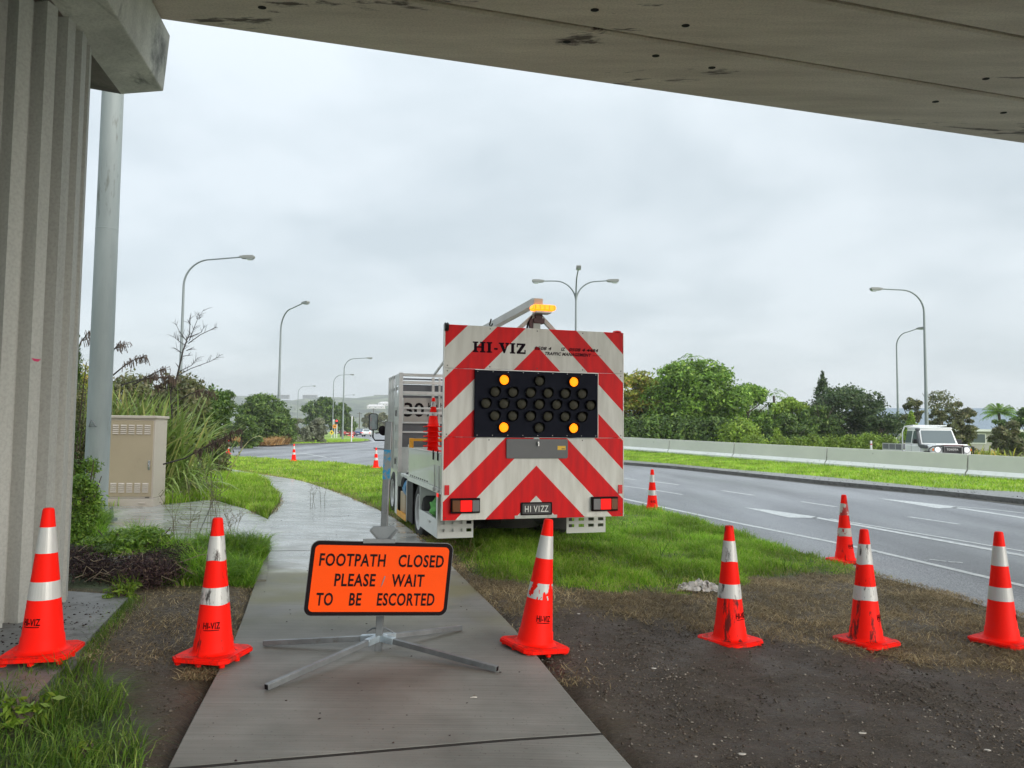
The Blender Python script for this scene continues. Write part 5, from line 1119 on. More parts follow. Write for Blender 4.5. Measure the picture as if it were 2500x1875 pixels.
# houses
roofm = mat('blue_grey_roof', (.20, .245, .29), .6, col2=(.16, .20, .24), nscale=2); wallm = mat('house_wall', (.42, .40, .37), .7); 
def house(px, Y, w, d, hw, hr, label, rm=roofm, wm=wallm, z=-.2, ang=0, win=2):
    X = float(D(px, 1050, Y)[0]); t = empty('house', (X, Y, z), ang, label, 'house')
    PB('wall', wm, t, lambda b: b.box(-w/2, w/2, -d/2, d/2, 0, hw))
    PB('roof', rm, t, lambda b: b.add([(-w/2-.4, -d/2-.4, hw), (w/2+.4, -d/2-.4, hw), (w/2+.4, d/2+.4, hw), (-w/2-.4, d/2+.4, hw), (-w/2+d*.35, 0, hw+hr), (w/2-d*.35, 0, hw+hr)], [(0, 1, 5, 4), (1, 2, 5), (2, 3, 4, 5), (3, 0, 4), (0, 3, 2, 1)]), smooth=0)
    PB('fascia', wh, t, lambda b: b.box(-w/2-.45, w/2+.45, -d/2-.47, -d/2-.42, hw-.15, hw+.08))
    for i in range(win):
        x = -w/2+w*(i+.5)/win; wo = PB('window', wh, t, lambda b: b.box(x-.8, x+.8, -d/2-.06, -d/2-.01, hw*.35, hw*.85)); PB('pane', ug, wo, lambda b: b.box(x-.7, x+.7, -d/2-.075, -d/2-.061, hw*.4, hw*.8))
    return t
house(2422, 82, 8.5, 7, 2.2, 2.4, 'blue-grey roofed house between the bushes at right, behind the flax', ang=R(-20))
house(2200, 120, 22, 10, 3.0, 2.8, 'long low house with hazy blue roof behind the sparse trees', ang=R(-10), win=4)
def hz_of(px, Y): 
    x = float(D(px, 1050, Y)[0]); return x
for px, Y, w, py, lab in ((885+32, 1150, 26, 993, 'pale wide house low on the hazy hillside just left of the truck'), (936, 1180, 16, 986, 'small white house higher on the hazy hillside beside the cab'), (928, 1240, 22, 997, 'pale house on the lower slope next to the mirror')):
    house(px, Y, w, 9, 3.5, 3, lab, mat('pale_roof', (.55, .53, .52), .6), mat('pale_wall', (.62, .60, .56), .7), z=float(D(px, py, Y)[2])-3, win=3)
for px, w, lab in ((684, 30, 'long flat-roofed building at the left end of the ridge'), (755, 26, 'low building on the ridge right of the faint lamp'), (930, 28, 'block building with posts on the ridge beside the truck cab')):
    Y = 1455; X = hz_of(px, Y); z = float(D(px, 966, Y)[2]); t = empty('ridge_building', (X, Y, z-6), 0, lab, 'building')
    PB('wall', mat('ridge_wall', (.16, .17, .16), .8), t, lambda b: b.box(-w/2, w/2, -5, 5, 0, 7.0)); PB('roof', MATS['pale_roof'], t, lambda b: b.box(-w/2-1, w/2+1, -6, 6, 7.0, 7.6))
    for i in range(5): PB('window', ug, t, lambda b: b.box(-w/2+w*(i+.3)/5, -w/2+w*(i+.7)/5, -5.1, -5.02, 3.5, 6.4))
for px, y0, Y, lab in ((877, 1006, 260, 'dark wooden power pole standing behind the blue car'), (862.5, 1016, 230, 'dark utility pole just right of the white post'), (911, 997, 320, 'power pole with raised lamp arm against the hill')):
    X = hz_of(px, Y); h = float(D(px, y0, Y)[2])+.2; t = empty('power_pole', (X, Y, ZR), 0, lab, 'pole', 'power poles along the far street'); PB('pole', mat('pole_wood', (.12, .10, .08), .8), t, lambda b: b.lathe([(.16, 0), (.11, h)], 8)); PB('crossarm', MATS['pole_wood'], t, lambda b: b.box(-.9, .9, -.06, .06, h-.6, h-.45))

# ================================================================ VEGETATION
def quads(C, A, B):
    """leaf diamonds: centre, long half axis, short half axis"""
    n = len(C); V = np.stack([C-A, C+B, C+A, C-B], 1).reshape(-1, 3); F = np.arange(4*n).reshape(n, 4); return V, F
def unit(v): return v/np.maximum(np.linalg.norm(v, axis=-1, keepdims=True), 1e-9)
def cloud(lumps, n, leaf, seed, drop=0.0, shell=.62, asp=.45, up=.35, gap=-9):
    """leaves spread through the outer part of many lumps; lumps: (cx,cy,cz,rx,ry,rz)"""
    r = np.random.default_rng(seed); L = np.array(lumps, float); vol = L[:, 3]*L[:, 5]; k = r.choice(len(L), n, p=vol/vol.sum())
    d = unit(r.normal(size=(n, 3))); d[:, 2] = np.where((d[:, 2] < -.55) & (r.random(n) < .6), -d[:, 2], d[:, 2]); rad_ = shell+(1-shell)*r.random(n)**.6; rad_ *= 1+.17*r.normal(size=n)
    C = L[k, :3]+d*rad_[:, None]*L[k, 3:]; sc_ = np.ptp(L[:, 2])+1; kk = (vnoise(C[:, 0]+.6*C[:, 1], C[:, 2], 9/sc_, seed)+.35*vnoise(C[:, 0]-C[:, 1], C[:, 2], 28/sc_, seed+1)) > gap; C, d, k = C[kk], d[kk], k[kk]; n = len(C)
    nrm = unit(d*1.0+r.normal(size=(n, 3))*.75+np.array((0, 0, up))); t = unit(np.cross(nrm, r.normal(size=(n, 3)))); t[:, 2] -= drop; t = unit(t); b = unit(np.cross(nrm, t)); s = leaf*(.6+.8*r.random(n))[:, None]
    return quads(C, t*s, b*s*asp)
def lumps_for(w, h, n, seed, z0=.15, dep=.8, top=1.0):
    r = np.random.default_rng(seed); out = []
    for i in range(n):
        u = r.uniform(-1, 1); v = r.uniform(0, 1); prof = math.sqrt(max(0, 1-(abs(v-.38)/.64)**2.2)); x = u*prof*w*.40; y = r.uniform(-1, 1)*prof*w*.3*dep; s = w*r.uniform(.075, .15)
        out.append((x, y, h*(z0+(1-z0)*v*.86)*top, s*1.15, s, s*r.uniform(.6, .9)))
    return out
def limbs(mb, h, w, seed, n=7, r0=.18, zf=.25):
    r = np.random.default_rng(seed); mb.tube([(0, 0, -.2), (.05*w*.1, 0, h*.3), (.02*w, .02*w, h*.62)], [r0, r0*.75, r0*.35], 8)
    for i in range(n):
        a = r.uniform(0, 6.28); z = h*r.uniform(zf, .55); L = w*r.uniform(.22, .42); mb.tube([(0, 0, z), (math.cos(a)*L*.5, math.sin(a)*L*.4, z+h*.12), (math.cos(a)*L, math.sin(a)*L*.7, z+h*r.uniform(.2, .38))], [r0*.4, r0*.28, r0*.1], 6)
bark = mat('bark', (.10, .075, .055), .9, col2=(.06, .048, .038), nscale=8)
LM = {
 'dark': leaf_mat('leaf_dark', (.035, .08, .014), (.12, .20, .035), (.21, .29, .07)), 'mid': leaf_mat('leaf_mid', (.07, .16, .016), (.20, .34, .04), (.34, .48, .09)),
 'yellow': leaf_mat('leaf_yellowing', (.17, .22, .02), (.36, .38, .05), (.55, .33, .07)), 'silver': leaf_mat('leaf_silver', (.13, .15, .085), (.27, .29, .19), (.36, .37, .27)),
 'lime': leaf_mat('leaf_lime', (.14, .24, .02), (.25, .37, .04), (.34, .43, .06)), 'conifer': leaf_mat('leaf_conifer', (.03, .065, .02), (.085, .135, .042), (.14, .19, .06)),
 'brown': leaf_mat('leaf_brownish', (.06, .075, .026), (.15, .17, .06), (.25, .22, .10)), 'olive': leaf_mat('leaf_olive', (.09, .11, .04), (.18, .19, .08), (.26, .22, .12)),
 'gorse': leaf_mat('leaf_bright', (.10, .20, .02), (.20, .31, .03), (.30, .36, .05)), 'orange': leaf_mat('dry_stalks', (.30, .17, .06), (.52, .32, .13), (.60, .42, .2)),
 'shade': leaf_mat('leaf_shrub', (.035, .08, .014), (.10, .17, .03), (.18, .26, .05)), }
def tree(px, pytop, pybase, Y, wpx, key, label, group='trees along the skyline', n=7000, leaf=.20, nl=26, seed=1, z0=.12, trunk=True, name='tree', cat='tree', lumps=None, shell=.74, drop=0, zb=-.25):
    X = float(D(px, 1050, Y)[0]); h = float(D(px, pytop, Y)[2])-zb; w = wpx/FPX*Y*1.05
    t = empty(name, (X, Y, zb), 0, label, cat, group)
    if trunk: b = MB(); limbs(b, h, w, seed, r0=.05+h*.018); b.build('trunk', bark, t)
    Lp = lumps(w, h) if lumps else lumps_for(w, h, int(nl*1.35), seed, z0)
    V, F = cloud(Lp, int(n*1.9), leaf*.78, seed+50, shell=shell, drop=drop, gap=-.42)
    raw('crown', V, F, LM[key], t); return t, w, h
TR_ = 'trees beyond the concrete barrier'; TL = 'trees on the grass island'
tree(1545, 904, 1085, 60, 190, 'yellow', 'yellowing tree right against the truck panel edge', TR_, 9000, .19, 40, 3, z0=.25)
tree(1660, 884, 1085, 61, 200, 'mid', 'leafy light green tree between yellowing tree and the tallest one', TR_, 9000, .19, 40, 4, z0=.28)
tree(1700, 872, 1085, 58, 250, 'mid', 'tallest broad green tree beyond the barrier with sky gaps in its crown', TR_, 14000, .19, 60, 5, z0=.2)
tree(1822, 928, 1085, 60, 150, 'mid', 'lower green tree on the right shoulder of the tallest tree', TR_, 8000, .18, 36, 6, z0=.1)
tree(1930, 968, 1085, 62, 130, 'lime', 'yellow-green tree in the dip below the palm fronds', TR_, 6000, .18, 28, 7, z0=.15)
tree(1925, 1010, 1085, 57, 150, 'dark', 'low very dark round tree in front of the yellow-green one', TR_, 6000, .17, 28, 8, z0=.0)
cyp = lambda w, h: [(0, 0, h*(.1+.86*i/9), w*.5*(1-(i/9)**1.6)*.9+.15, w*.4*(1-(i/9)**1.6)+.15, h*.09) for i in range(10)]
tree(2010, 916, 1085, 66, 100, 'conifer', 'pointed dark cypress rising above the dark tree mass', TR_, 6000, .15, 20, 9, lumps=cyp, trunk=False)
tree(2075, 942, 1090, 62, 230, 'conifer', 'wide dark conifer mass left of the two right-hand lamps', TR_, 14000, .17, 60, 10, z0=.05)
tree(2005, 975, 1088, 60, 110, 'dark', 'dark bushy tree under the pointed cypress', TR_, 6000, .17, 30, 12, z0=.0)
tree(2150, 985, 1090, 58, 80, 'conifer', 'dark green tree sloping down to the shorter lamp', TR_, 5000, .16, 24, 11, z0=.0)
con = lambda w, h: [(0, 0, h*(.04+.60*i/9), w*.5*(1-i/9.)+.12, w*.4*(1-i/9.)+.12, h*.07) for i in range(10)]
tree(2226, 988, 1088, 55, 70, 'lime', 'small conical green tree between the two right-hand lamps', TR_, 5000, .11, 20, 13, lumps=lambda w, h: con(w, h*1.25), trunk=False)
tree(2228, 962, 1088, 58, 60, 'brown', 'sparse leafy treetop above the small conical tree', TR_, 900, .13, 14, 14, z0=.55)
tree(2300, 942, 1088, 66, 110, 'brown', 'thin sparse tree right of the tall right lamp', TR_, 1100, .13, 26, 15, z0=.25)
tree(2292, 985, 1090, 60, 60, 'brown', 'brownish willowy tree behind the utility truck roof', TR_, 2800, .15, 22, 16, z0=.0, drop=.5)
tree(2345, 965, 1092, 58, 80, 'olive', 'drooping brown-green tree right of the utility truck', TR_, 5500, .15, 34, 17, z0=.0, drop=.7)
tree(2520, 985, 1092, 60, 90, 'dark', 'dark tree at the right edge behind the spreading bush', TR_, 3500, .16, 22, 18, z0=.1)
tree(2466, 1020, 1096, 52, 84, 'olive', 'spreading olive bush at the right edge in front of the house', TR_, 6000, .15, 26, 19, z0=.0, trunk=False)
# palms
def palm(px, pytop, Y, label, fr=22, L=1.6, trunk=True, spread=1.0, tuft=1.0):
    X = float(D(px, 1050, Y)[0]); h = float(D(px, pytop, Y)[2])+.2; t = empty('palm_tree', (X, Y, -.2), 0, label, 'palm tree'); b = MB(); b.tube([(0, 0, 0), (.1, 0, h*.5), (0, 0, h)], [.16, .12, .1], 8); b.build('trunk', bark, t)
    r = np.random.default_rng(int(px)); V = []; F = []
    for i in range(fr):
        a = r.uniform(0, 6.28); el = r.uniform(-.1, 1.2); pts = []
        for k in range(9): s = k/8*L; pts.append(np.array((math.cos(a)*s*math.cos(el)*spread, math.sin(a)*s*math.cos(el)*spread, h+s*math.sin(el)-.32*s*s*tuft)))
        for k in range(1, 9):
            d = unit(pts[k]-pts[k-1]); sd = unit(np.cross(d, (0, 0, 1)))
            for s in (-1, 1):
                c = pts[k]; tip = c+sd*s*.22*(1-k/14)+d*.18-np.array((0, 0, .14)); o = len(V); V += [c, c+d*.06, tip, c-d*.02]; F.append((o, o+1, o+2, o+3))
    raw('crown', np.array(V), np.array(F), LM['mid'], t)
palm(1690, 876, 58.5, 'palm whose arching fronds poke out of the tallest tree', 14, 1.9, tuft=1.6)
palm(1890, 966, 64, 'feathery palm standing above the dip in the tree line', 18, 2.2, spread=.8)
tree(2442, 1006, 1092, 61, 56, 'dark', 'dark bush hiding the trunk of the fan palm', TR_, 3000, .14, 16, 97, z0=.0)
palm(2440, 1008, 63, 'bushy fan palm above the blue-grey house roof', 110, 1.3, tuft=.8)
# clipped hedges, shrubs
def bush(name, px, pytop, Y, wpx, key, label, group, n, leaf, seed, hb_=None, dep=.8, lum=None, cat='shrub', zb=-.18):
    X = float(D(px, 1050, Y)[0]); h = float(D(px, pytop, Y)[2])-zb; w = wpx/FPX*Y; t = empty(name, (X, Y, zb), 0, label, cat, group)
    Lp = lum(w, h) if lum else [(0, 0, h*.42, w*.5, w*.5*dep, h*.56)]
    V, F = cloud(Lp, n, leaf, seed, shell=.88); raw('foliage', V, F, LM[key], t); b = MB(); b.tube([(0, 0, -.05), (.03, 0, h*.5)], [.05, .03], 6); b.build('stem', bark, t); return t
HG = 'clipped round shrubs in front of the tree line'
for i, (px, top, w) in enumerate(((1842, 1066, 60), (1905, 1068, 50), (1946, 1072, 46), (1983, 1066, 56), (2030, 1068, 50), (2072, 1066, 52), (2120, 1062, 64), (2165, 1066, 54))):
    lab = ['first and leftmost clipped shrub behind the barrier', 'clipped shrub right below the lime cone shrub', 'smallest clipped shrub in the row', 'fourth clipped shrub along the barrier row', 'fifth clipped shrub along the barrier row', 'sixth clipped shrub along the barrier row', 'clipped shrub behind the short white marker post', 'last clipped shrub before the utility truck tray'][i]
    bush('clipped_shrub', px, top, 47, w, 'lime', lab, HG, 2600, .07, 30+i, zb=-.1)
bush('cone_shrub', 1897, 1046, 49, 56, 'lime', 'lime green cone-shaped shrub above the clipped row', None, 3500, .07, 41, lum=lambda w, h: [(0, 0, h*(.1+.8*i/6), w*.5*(1-i/7.5), w*.4*(1-i/7.5), h*.12) for i in range(7)])
bush('dome_shrub', 1806, 1030, 52, 100, 'lime', 'large yellow-green dome shrub at the foot of the tallest tree', None, 5000, .10, 42)
bush('tall_hedge', 1640, 1022, 54, 340, 'shade', 'long dark shaggy hedge under the trees beside the truck', None, 26000, .13, 43, lum=lambda w, h: [(-w/2+w*(i+.5)/12, 0, h*.45, w/16, 1.2, h*.52) for i in range(12)], cat='hedge')
# left trees
tree(545, 946, 1070, 62, 80, 'dark', 'slender sparse tree left of the dense dark tree', TL, 2400, .14, 24, 61, z0=.2)
tree(590, 1000, 1070, 64, 90, 'dark', 'dark bushy growth filling the gap below the sparse tree', TL, 5000, .15, 22, 62, z0=.0)
tree(640, 962, 1072, 76, 150, 'dark', 'dense dark green rounded tree behind the island lamp', TL, 15000, .19, 60, 63, z0=.05)
tree(690, 985, 1072, 78, 60, 'dark', 'dark tree shoulder directly behind the island lamp pole', TL, 5000, .18, 24, 64, z0=.0)
tree(728, 1020, 1078, 84, 75, 'silver', 'pale silvery-green shrub right of the dense dark tree', TL, 9000, .15, 26, 65, z0=.0, trunk=False, name='silver_shrub', cat='shrub')
tree(772, 1018, 1078, 86, 62, 'silver', 'rounded silvery shrub nearest the island tip', TL, 9000, .15, 26, 66, z0=.0, trunk=False, name='silver_shrub', cat='shrub')
tree(790, 972, 1062, 150, 100, 'dark', 'large dark spreading tree standing before the hazy hill', TL, 12000, .36, 46, 67, z0=.25)
tree(832, 980, 1062, 152, 66, 'dark', 'dark green right half of the far spreading trees, by the lamp pair', TL, 8000, .36, 30, 68, z0=.2)
tree(905, 1005, 1055, 260, 44, 'olive', 'flat-topped olive tree far off above the blue car', 'far street trees', 3000, .5, 18, 69, z0=.3)
tree(935, 1006, 1055, 240, 40, 'olive', 'olive tree far off behind the truck mirror', 'far street trees', 3000, .5, 18, 70, z0=.2)
bush('bright_shrub', 505, 985, 26, 90, 'gorse', 'bright yellow-green feathery shrub right of the flax', None, 9000, .09, 71, lum=lambda w, h: [(x*w*.3, y*w*.2, h*z, w*.22, w*.2, h*.24) for x, y, z in ((-.8, 0, .35), (0, .3, .5), (.7, 0, .4), (.3, -.2, .75), (-.3, 0, .72), (.8, .1, .2))], zb=-.2)
bush('brown_shrub', 500, 1040, 24, 110, 'brown', 'brown twiggy shrub below the bright shrub', None, 3500, .07, 72, zb=-.2)
# grass generator
def blades(name, X, Y, Z, h, w, m, lean=.45, seed=0, parent=None, seg=2, mi=None):
    r = np.random.default_rng(seed); n = len(X); h = np.broadcast_to(h, (n,))*(.55+.9*r.random(n)); a = r.uniform(0, 6.283, n); ln = lean*(.3+1.2*r.random(n)); dx, dy = np.cos(a), np.sin(a)
    wv = np.broadcast_to(w, (n,))*(.6+.8*r.random(n)); b = r.uniform(0, 6.283, n); bx, by = np.cos(b)*wv/2, np.sin(b)*wv/2
    P0 = np.stack([X, Y, Z], 1); up = np.stack([dx*ln*h*.28, dy*ln*h*.28, h*.55*np.ones(n)], 1); tip = np.stack([dx*ln*h, dy*ln*h, h*(1-.35*np.minimum(ln, 1.3))], 1); B = np.stack([bx, by, np.zeros(n)], 1)
    V = np.stack([P0-B, P0+B, P0+up+B*.75, P0+up-B*.75, P0+tip], 1).reshape(-1, 3); o = np.arange(n)[:, None]*5
    T = np.concatenate([o+np.array([[0, 1, 2]]), o+np.array([[0, 2, 3]]), o+np.array([[3, 2, 4]])], 0)
    ob = raw(name, V, T, m, parent); ob['kind'] = 'stuff'; return ob
gmd = leaf_mat('grass_blade_dry', (.26, .24, .08), (.42, .38, .15), (.55, .48, .24), .4, .6); gm1 = leaf_mat('grass_blade', (.14, .31, .018), (.34, .56, .05), (.52, .56, .15), .55, .5); gm2 = leaf_mat('grass_blade_lush', (.09, .22, .014), (.25, .46, .04), (.42, .56, .10), .5, .45)
gm4 = leaf_mat('grass_blade_shade', (.05, .12, .014), (.15, .27, .035), (.30, .38, .09), .45, .45)
gm3 = leaf_mat('grass_blade_yellow', (.18, .34, .018), (.36, .55, .045), (.54, .56, .14), .4, .5); dm = leaf_mat('dead_grass', (.13, .09, .045), (.38, .29, .15), (.60, .50, .30), .2, .7); dm2 = leaf_mat('dry_edge_grass', (.20, .13, .06), (.40, .28, .13), (.52, .42, .24), .2, .7)
def pts_in(x0, x1, y0, y1, n, seed, keep):
    r = np.random.default_rng(seed); x = r.uniform(x0, x1, n); y = r.uniform(y0, y1, n); k = keep(x, y, r); return x[k], y[k]
def inframe(x, y, m=80):
    k = (y*FW[1]); px = 1250+FPX*x/np.maximum(k, .1); return (px > -m) & (px < 2500+m)
EDGE = .05
def gkeep(extra=None, dmax=.5):
    def f(x, y, r):
        k = (paved_sd(x, y) < -EDGE*(.4+1.2*r.random(len(x)))) & (dirtf(x, y) < dmax*r.random(len(x))+.02) & inframe(x, y)
        if extra is not None: k &= extra(x, y, r)
        return k
    return f
def patchy(x, y, s, lo, hi, seed): return sms(lo, hi, vnoise(x, y, s, seed))
# right verge, around and behind the truck
x, y = pts_in(-3.5, 4.6, 6.5, 18, 330000, 101, gkeep(lambda x, y, r: (r.random(len(x)) < np.clip(1.9-y*.085, .35, 1)) & (sdf(x, y, [(-1.2, 6), (9, 6), (9, 25), (-9, 25), (-2, 11)]) > -3)))
tf = patchy(x, y, 3.2, -.5, .6, 31); dd = sms(.0, .45, -np.maximum(sdf(x, y, dirt_r), sdf(x, y, path_poly)))
blades('verge_grass', x, y, gh(x, y)-.012, (.05+.11*tf)*(.4+.6*dd), .0055+.003*(y/12), gm1, .8, 1)
k_ = rng.random(len(x)) < .06+.12*(1-dd); blades('verge_dry_blades', x[k_], y[k_], gh(x[k_], y[k_])-.01, .09, .005, gmd, 1.2, 77)
k_ = (rng.random(len(x)) < .035) & (patchy(x, y, 6, .0, .5, 78) > .5); blades('verge_tufts', x[k_], y[k_], gh(x[k_], y[k_])-.01, .2, .009, gm4, 1.1, 79)
# strip of grass between path and road, further off
def seg_keep(x, y, r): return (y > 13) & (sdf(x, y, path_poly) < 0) & (r.random(len(x)) < np.clip(1.6-y/34, .15, 1))
x, y = pts_in(-22, 2.5, 15, 47, 260000, 102, gkeep(seg_keep)); keep = x > np.interp(y, cl[:, 1], cl[:, 0])
x, y = x[keep], y[keep]; blades('verge_grass', x, y, gh(x, y)-.02, .09+.05*patchy(x, y, 1.5, -.4, .5, 8), .010+.00045*y, gm3, .5, 2)
# left side mound
x, y = pts_in(-16, -3.5, 11.5, 33, 330000, 103, gkeep(lambda x, y, r: (r.random(len(x)) < np.clip(1.8-y/22, .25, 1)))); keep = x < np.interp(y, cl[:, 1], cl[:, 0])
x, y = x[keep], y[keep]; blades('mound_grass', x, y, gh(x, y)-.02, .14+.10*patchy(x, y, 1.1, -.4, .5, 9), .008+.0004*y, gm3, .75, 3)
# lush patch between pier and path
lush = P2((100,1270),(330,1290),(480,1305),(600,1320),(680,1350),(720,1400),(640,1436),(560,1436),(450,1424),(405,1365),(270,1335),(100,1325))
x, y = pts_in(-8, -1.5, 6.2, 11.5, 300000, 104, lambda x, y, r: (np.maximum(sdf(x, y, slab_poly), sdf(x, y, path_poly)) < -.01) & (sdf(x, y, lush)+.15*vnoise(x, y, 4, 2) > 0) & (sdf(x, y, pad_poly) < .1))
blades('lush_grass', x, y, gh(x, y)-.01, .09+.25*patchy(x, y, 3.0, -.3, .6, 10), .0085, gm2, .95, 4)
# near left corner tufts
nl_ = P2((-60,1690),(100,1630),(200,1640),(300,1700),(350,1760),(330,1875),(300,1990),(-300,1990),(-300,1760))
x, y = pts_in(-4.2, -1.3, 2.4, 5.2, 110000, 105, lambda x, y, r: (sdf(x, y, nl_)+.15*vnoise(x, y, 5, 21) > 0) & (sdf(x, y, path_poly) < -.1) & (r.random(len(x)) < .25+.75*patchy(x, y, 6, -.2, .5, 22)) & (r.random(len(x)) < .30))
blades('corner_grass', x, y, gh(x, y)-.01, .10+.08*patchy(x, y, 6, -.2, .5, 22), .0055, gm4, .9, 5)
# tufts at cone foot and slab edge
q = np.array(P2((191,1600),(317,1464))); 
r = np.random.default_rng(5); t_ = r.random(1500)[:, None]; pts = q[0]*(1-t_)*1.0+q[1]*t_+r.normal(size=(1500, 2))*.05; blades('edge_grass', pts[:, 0], pts[:, 1], gh(pts[:, 0], pts[:, 1])-.01, .06, .004, gm4, .9, 6)
q = GG(650, 1368); pts = q[:2]+np.random.default_rng(6).normal(size=(2600, 2))*np.array((.16, .12))+np.array((-.12, 0)); pts = pts[sdf(pts[:, 0], pts[:, 1], path_poly) < -.0]; blades('corner_tuft', pts[:, 0], pts[:, 1], gh(pts[:, 0], pts[:, 1])-.01, .2, .008, gm2, .9, 66)
# dead thatch
x, y = pts_in(-2, 7.5, 4.6, 10.5, 420000, 106, lambda x, y, r: (paved_sd(x, y) < -.0) & inframe(x, y) & (r.random(len(x)) < np.clip(dirtf(x, y)*(1-mudf(x, y))*1.25, 0, 1)*(.25+.6*patchy(x, y, 5, -.5, .7, 41))))
blades('dead_grass_thatch', x, y, gh(x, y)-.004, .04, .0045, dm, 2.6, 7)
x, y = pts_in(-4, -1.2, 4.8, 9, 90000, 107, lambda x, y, r: (paved_sd(x, y) < 0) & (r.random(len(x)) < dirtf(x, y)*.28))
blades('dead_grass_thatch', x, y, gh(x, y)-.004, .03, .004, dm, 2.6, 8)
# dry mown edges along the far path
def near_path(x, y, r): s = sdf(x, y, path_poly); return (s < .06) & (s > -.42-.2*vnoise(x, y, 2.2, 51)) & (y > 9.3) & (y < 30) & (r.random(len(x)) < .55)
x, y = pts_in(-12, 0, 9, 30, 260000, 108, near_path); kk_ = (x > np.interp(y, cl[:, 1], cl[:, 0])) | ((y > 13) & (y < 19)); x, y = x[kk_], y[kk_]
blades('dry_edge_grass', x, y, gh(x, y)+.02, .03, .009, dm2, 2.2, 9)
# tall seed stalks
x, y = pts_in(-7, 4, 6.5, 16, 1400, 109, gkeep(lambda x, y, r: np.abs(pdist(x, y, path_poly)) < .5)); blades('seed_stalks', x, y, gh(x, y), .30, .004, dm, .6, 10)
# grass on median strip and islands
def strip_pts(n, seed):
    r = np.random.default_rng(seed); t = r.random(n)*28.9; i = t.astype(int); f = (t-i)[:, None]; A = np.array(CU); B = np.array(BBr); a = A[i]*(1-f)+A[i+1]*f; b = B[i]*(1-f)+B[i+1]*f; v = r.uniform(-.02, 1.0, n)[:, None]; return a+(b-a)*v
p = strip_pts(70000, 5); p = p[inframe(p[:, 0], p[:, 1])]; blades('median_grass', p[:, 0], p[:, 1], p[:, 2]-.01, .10, .022, gm3, .6, 11)
x, y = pts_in(-40, -14, 76, 110, 60000, 110, lambda x, y, r: (sdf(x, y, island) > .2) & inframe(x, y)); blades('island_grass', x, y, np.full(len(x), -.08), .12, .06, gm3, .6, 12)
# orange dry reeds
x, y = pts_in(float(D(575,1050,72)[0]), float(D(678,1050,72)[0]), 70, 76, 9000, 111, lambda x, y, r: r.random(len(x)) < .9); blades('dry_reeds', x, y, np.full(len(x), -.1), .62+.3*vnoise(x, y, 1.1, 3), .06, LM['orange'], 1.1, 13)
# roadside green by field
x, y = pts_in(18, 60, 28, 60, 60000, 112, lambda x, y, r: inframe(x, y) & (x > 29)); blades('field_grass', x, y, np.full(len(x), -.17), .12, .05, gm3, .6, 14)

# flax: long arching leaves
def flax(name, cx, cy, z, n, L, seed, label, m, spread=1.0, biasx=0.0, w=.05, cat='flax bush', group=None, rx=.8, ry=.6, el0=.35):
    r = np.random.default_rng(seed); V = []; F = []; t = empty(name, (cx, cy, z), 0, label, cat, group)
    for i in range(n):
        a = r.uniform(0, 6.283); el = r.uniform(el0, 1.35); l = L*r.uniform(.6, 1.0); dx = math.cos(a)+biasx*r.random(); dy = math.sin(a)*.8; o0 = np.array((r.normal()*rx*.5, r.normal()*ry*.5, 0)); droop = r.uniform(.25, .75)*spread; K = 7; sd = unit(np.array((-dy, dx, 0.25*r.normal()))); o = len(V); ww = w*r.uniform(.6, 1.2)
        for k in range(K+1):
            s = k/K; c = o0+np.array((dx*math.cos(el)*s*l, dy*math.cos(el)*s*l, math.sin(el)*s*l-droop*l*s**2.6*1.1)); wd = ww*(.6+1.2*s if s < .3 else 1.0)*(1-max(0, (s-.4)/.6)**2)*.5+.002; V += [c-sd*wd, c+sd*wd]
        for k in range(K): F.append((o+2*k, o+2*k+1, o+2*k+3, o+2*k+2))
    raw('leaves', np.array(V), np.array(F), m, t, smooth=False); return t
fm = leaf_mat('flax_leaf', (.16, .25, .05), (.34, .44, .13), (.52, .48, .18), .3, .35); fm2 = leaf_mat('flax_leaf_dark', (.11, .20, .04), (.24, .36, .09), (.46, .44, .12), .3, .35)
FG = 'flax bushes behind the utility cabinet'
flax('flax_bush', -8.1, 16.0, .15, 2000, 2.0, 1, 'arching flax bush just right of the cabinet, leaves drooping to the grass', fm, 1.5, .05, .038, group=FG, rx=1.0, ry=1.0)
flax('flax_bush', -8.7, 16.0, .40, 2300, 2.75, 2, 'upright flax bush rising directly behind the cabinet top', fm, .55, .1, .05, group=FG, rx=1.5, ry=.9, el0=.75)
flax('flax_bush', -9.9, 20.0, .2, 700, 1.6, 3, 'yellow-tinged flax bush further back towards the bright shrub', fm, 1.0, .5, .05, group=FG, rx=1.5, ry=1.0)
flax('flax_bush', float(D(2395,1050,50)[0]), 50, -.15, 160, 1.7, 4, 'yellow striped flax clump behind the barrier, right of the utility truck', LM['yellow'], .9, 0, .09, rx=2.0, ry=1)
flax('flax_bush', float(D(2110,1050,52)[0]), 52, -.15, 260, 1.6, 5, 'low flax row poking up behind the clipped shrubs', fm, .8, 0, .08, rx=4.5, ry=1)
shr_ = lambda w, h: [(w*(i-3.5)/8, 0, h*(.30+.45*((i*5) % 3)/2.), w*.12, 1.0, h*.22) for i in range(8)]
bush('thicket', 300, 915, 20, 330, 'olive', 'tangled brown-green thicket behind the flax and the steel mast', None, 16000, .07, 90, lum=shr_, cat='thicket', zb=.0)
bush('thicket', 420, 945, 22, 220, 'shade', 'green thicket behind the flax below the bare sapling', None, 12000, .07, 91, lum=shr_, cat='thicket', zb=.0)
